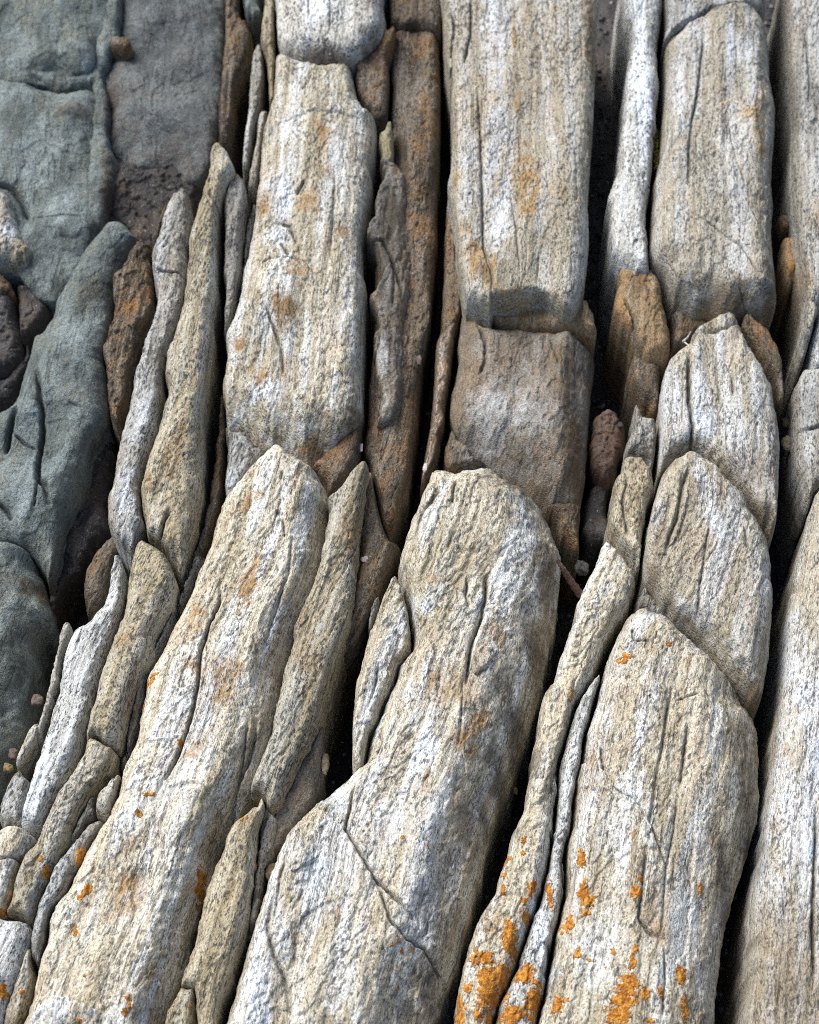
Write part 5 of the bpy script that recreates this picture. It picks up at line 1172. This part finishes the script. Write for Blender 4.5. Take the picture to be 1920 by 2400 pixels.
# ------------------------------------------------------------------ small loose things
def pebble(label, key, cx, cy, rx, ry, rz, mat, lean=0, name='pebble', z=None, group=None):
    p = T(key, cx, cy)[0]
    w, host = on_rock(p)
    if host < 0 or z is not None:
        zz = floor_z(np.array([w[0]]), np.array([w[1]]))[0] if z is None else z / 100
        w = plane([p], zz)[0]
        base = zz
    else:
        base = top_at(w[:1], w[1:2])[0][0]
    nu, nv = 26, 15
    th = np.arange(nu) / nu * 2 * math.pi
    ph = np.linspace(0.02, math.pi - 0.02, nv)
    A, B = np.meshgrid(th, ph, indexing='ij')
    X, Y, Z = np.sin(B) * np.cos(A), np.sin(B) * np.sin(A), np.cos(B)
    q = cx * 0.013 + cy * 0.007
    bump = 1 + 0.36 * pn(X * 1.4 + Z, Y * 1.4 - Z * 0.7, q) + 0.10 * pn(X * 4 + Z * 2, Y * 4 - Z, q + 3)
    sgn = lambda v: np.sign(v) * np.abs(v) ** 0.8
    f = K * PX
    an = math.radians(lean)
    x0, y0, z0 = sgn(X) * rx * f * bump, sgn(Y) * ry * f * 1.1 * bump, sgn(Z) * rz * f * bump
    V = np.stack([x0 * math.cos(an) - y0 * math.sin(an), x0 * math.sin(an) + y0 * math.cos(an), z0 + rz * f * 0.75], 2).reshape(-1, 3)
    i, j = np.meshgrid(np.arange(nu), np.arange(nv - 1), indexing='ij')
    i, j = i.ravel(), j.ravel()
    k = (i + 1) % nu
    F = np.stack([i * nv + j, i * nv + j + 1, k * nv + j + 1, k * nv + j], 1)
    G = V + np.array([w[0], w[1], q])
    o = mesh_object(name, V, F, M[mat], {'grain': G}, np.zeros((len(V), 4)))
    o.location = (w[0], w[1], base)
    o['label'] = label
    o['category'] = {'shell_fragment': 'shell'}.get(name, 'pebble')
    if group:
        o['group'] = group


GP = 'pebbles caught in the gaps'
pebble('pale pink pebble in the dark hole at the lower left', 'A12', 192, 960, 30, 26, 20, 'pink', group=GP, z=-6)
pebble('reddish pebble at the left edge below the pale pink one', 'A12', 70, 1228, 22, 26, 18, 'pink', group=GP, z=-6)
pebble('small brown pebble just left of the narrow pinkish flake', 'A12', 45, 1300, 24, 20, 18, 'ochre', group=GP, z=-6)
pebble('little yellowish pebble beside the foot of the tallest tan flake', 'A12', 958, 270, 17, 17, 14, 'cream', group=GP, z=-5)
pebble('tan upright pebble jammed in the gap left of the cream column', 'B16', 350, 420, 20, 46, 18, 'cream', group=GP, z=-4)
pebble('rounded brown pebble lower in the gap left of the cream column', 'B16', 78, 968, 26, 38, 22, 'ochre', group=GP, z=-3.2)
pebble('small pale pebble at the bottom of the gap left of the cream column', 'A16', 1258, 1282, 20, 22, 16, 'cream', group=GP, z=-3.2)
pebble('yellowish pebble in the gap right of the streaked block', 'C6', 1562, 960, 26, 42, 24, 'cream', group=GP, z=-5.5)
pebble('small brown pebble above the yellowish one in the right gap', 'C6', 1558, 850, 22, 26, 18, 'ochre', group=GP, z=-6)
pebble('bluish dark pebble in the gap beneath the leaf shaped stone', 'C12', 525, 290, 36, 34, 26, 'dark', group=GP, z=-5.5)
pebble('dark grey pebble in the gap above the reddish lump', 'C6', 720, 860, 16, 14, 12, 'dark', group=GP, z=-5.5)
pebble('tiny brown pebble deep in the gap beside the lichen spotted rib', 'C16', 190, 550, 10, 16, 10, 'ochre', group=GP, z=-7)
pebble('pinkish pebble resting on the dark brown slab', 'B6', 825, 530, 15, 28, 10, 'pink', group=GP)
pebble('bluish white shell chip at the foot of the rusty pale column', 'B6', 530, 972, 11, 24, 6, 'shell', name='shell_fragment', z=-3.5)
pebble('white shell chip on the wet sliver', 'B6', 856, 1070, 11, 26, 6, 'shell', -10, name='shell_fragment')
pebble('pinkish white shell chip lying on the rust brown strip', 'B12', 548, 240, 18, 14, 6, 'shell', 10, name='shell_fragment')
pebble('orange yellow shell fragment at the end of the trough', 'B6', 748, 1250, 24, 20, 12, 'amber', -20, name='shell_fragment')


def stick(name, label, cat, pts, rad, mat, children=()):
    """a bent tapered stick laid along points (sheet key, x, y, height cm)"""
    P = []
    for key, cx, cy, zc in pts:
        w = plane([T(key, cx, cy)[0]], zc / 100)[0]
        P.append((w[0], w[1], zc / 100))
    base = np.array(P[0])
    P = np.array(P) - base
    o = tube(name, P, rad, mat)
    o.location = base
    o['label'] = label; o['category'] = cat
    for nm, pts2, r2 in children:
        Q = np.array([(*plane([T(key, cx, cy)[0]], zc / 100)[0], zc / 100) for key, cx, cy, zc in pts2]) - base
        tube(nm, Q, r2, mat, o)


def tube(name, P, rad, mat, parent=None):
    t = np.linspace(0, 1, 4 * len(P))
    src = np.linspace(0, 1, len(P))
    C = np.stack([np.interp(t, src, P[:, k]) for k in range(3)], 1)
    T_ = np.gradient(C, axis=0); T_ /= np.linalg.norm(T_, axis=1)[:, None]
    S_ = np.cross(T_, [0, 0, 1.0]); S_ /= np.linalg.norm(S_, axis=1)[:, None] + 1e-9
    U_ = np.cross(S_, T_)
    m = 8
    a = np.arange(m) / m * 2 * math.pi
    r = rad * (1 - 0.55 * t) * (1 + 0.15 * np.sin(t * 40))
    V = C[:, None] + (S_[:, None] * np.cos(a)[None, :, None] + U_[:, None] * np.sin(a)[None, :, None]) * r[:, None, None]
    n = len(t)
    i, j = np.meshgrid(np.arange(n - 1), np.arange(m), indexing='ij')
    i, j = i.ravel(), j.ravel(); k = (j + 1) % m
    F = np.stack([i * m + j, i * m + k, (i + 1) * m + k, (i + 1) * m + j], 1)
    return mesh_object(name, V.reshape(-1, 3), F, M[mat], parent=parent)


stick('twig', 'reddish bare twig poking out of the gap right of the massive central column', 'twig',
      [('C12', 520, 420, -5.5), ('C12', 470, 350, -4), ('C12', 430, 285, -2.6), ('C12', 402, 245, -2.0)], 0.0042, 'twig')
stick('straw', 'bleached forked straw lying at the upper left of the streaked block', 'straw',
      [('C6', 1038, 432, -1.6), ('C6', 1060, 412, -0.6), ('C6', 1078, 382, 0.2)], 0.0011, 'straw',
      [('fork', [('C6', 1040, 430, -1.6), ('C6', 1058, 446, -1.2), ('C6', 1076, 458, -1.2)], 0.0009)])
n = 260
q = T('C0', *sum([[905 + rng.normal() * 7, 640 + rng.random() * 200] for _ in range(n)], []))
w = plane(q, -0.018)
V = np.zeros((n, 3, 3))
a = rng.random((n, 3)) * 6.28
V[:, :, 0] = w[:, None, 0] + np.cos(a) * 0.0011
V[:, :, 1] = w[:, None, 1] + np.sin(a) * 0.0011
V[:, :, 2] = -0.026 + rng.random((n, 3)) * 0.006
M['moss'] = simple_material('yellow moss', (0.09, 0.085, 0.012), (0.22, 0.20, 0.03), 600)
moss = mesh_object('moss', V.reshape(-1, 3), np.arange(3 * n).reshape(-1, 3), M['moss'], smooth=False)
moss['kind'] = 'stuff'
print('ROCKS', len(ROCKS), 'TRIS', sum(len(o.data.polygons) for o in scene.objects if o.type == 'MESH') * 2)
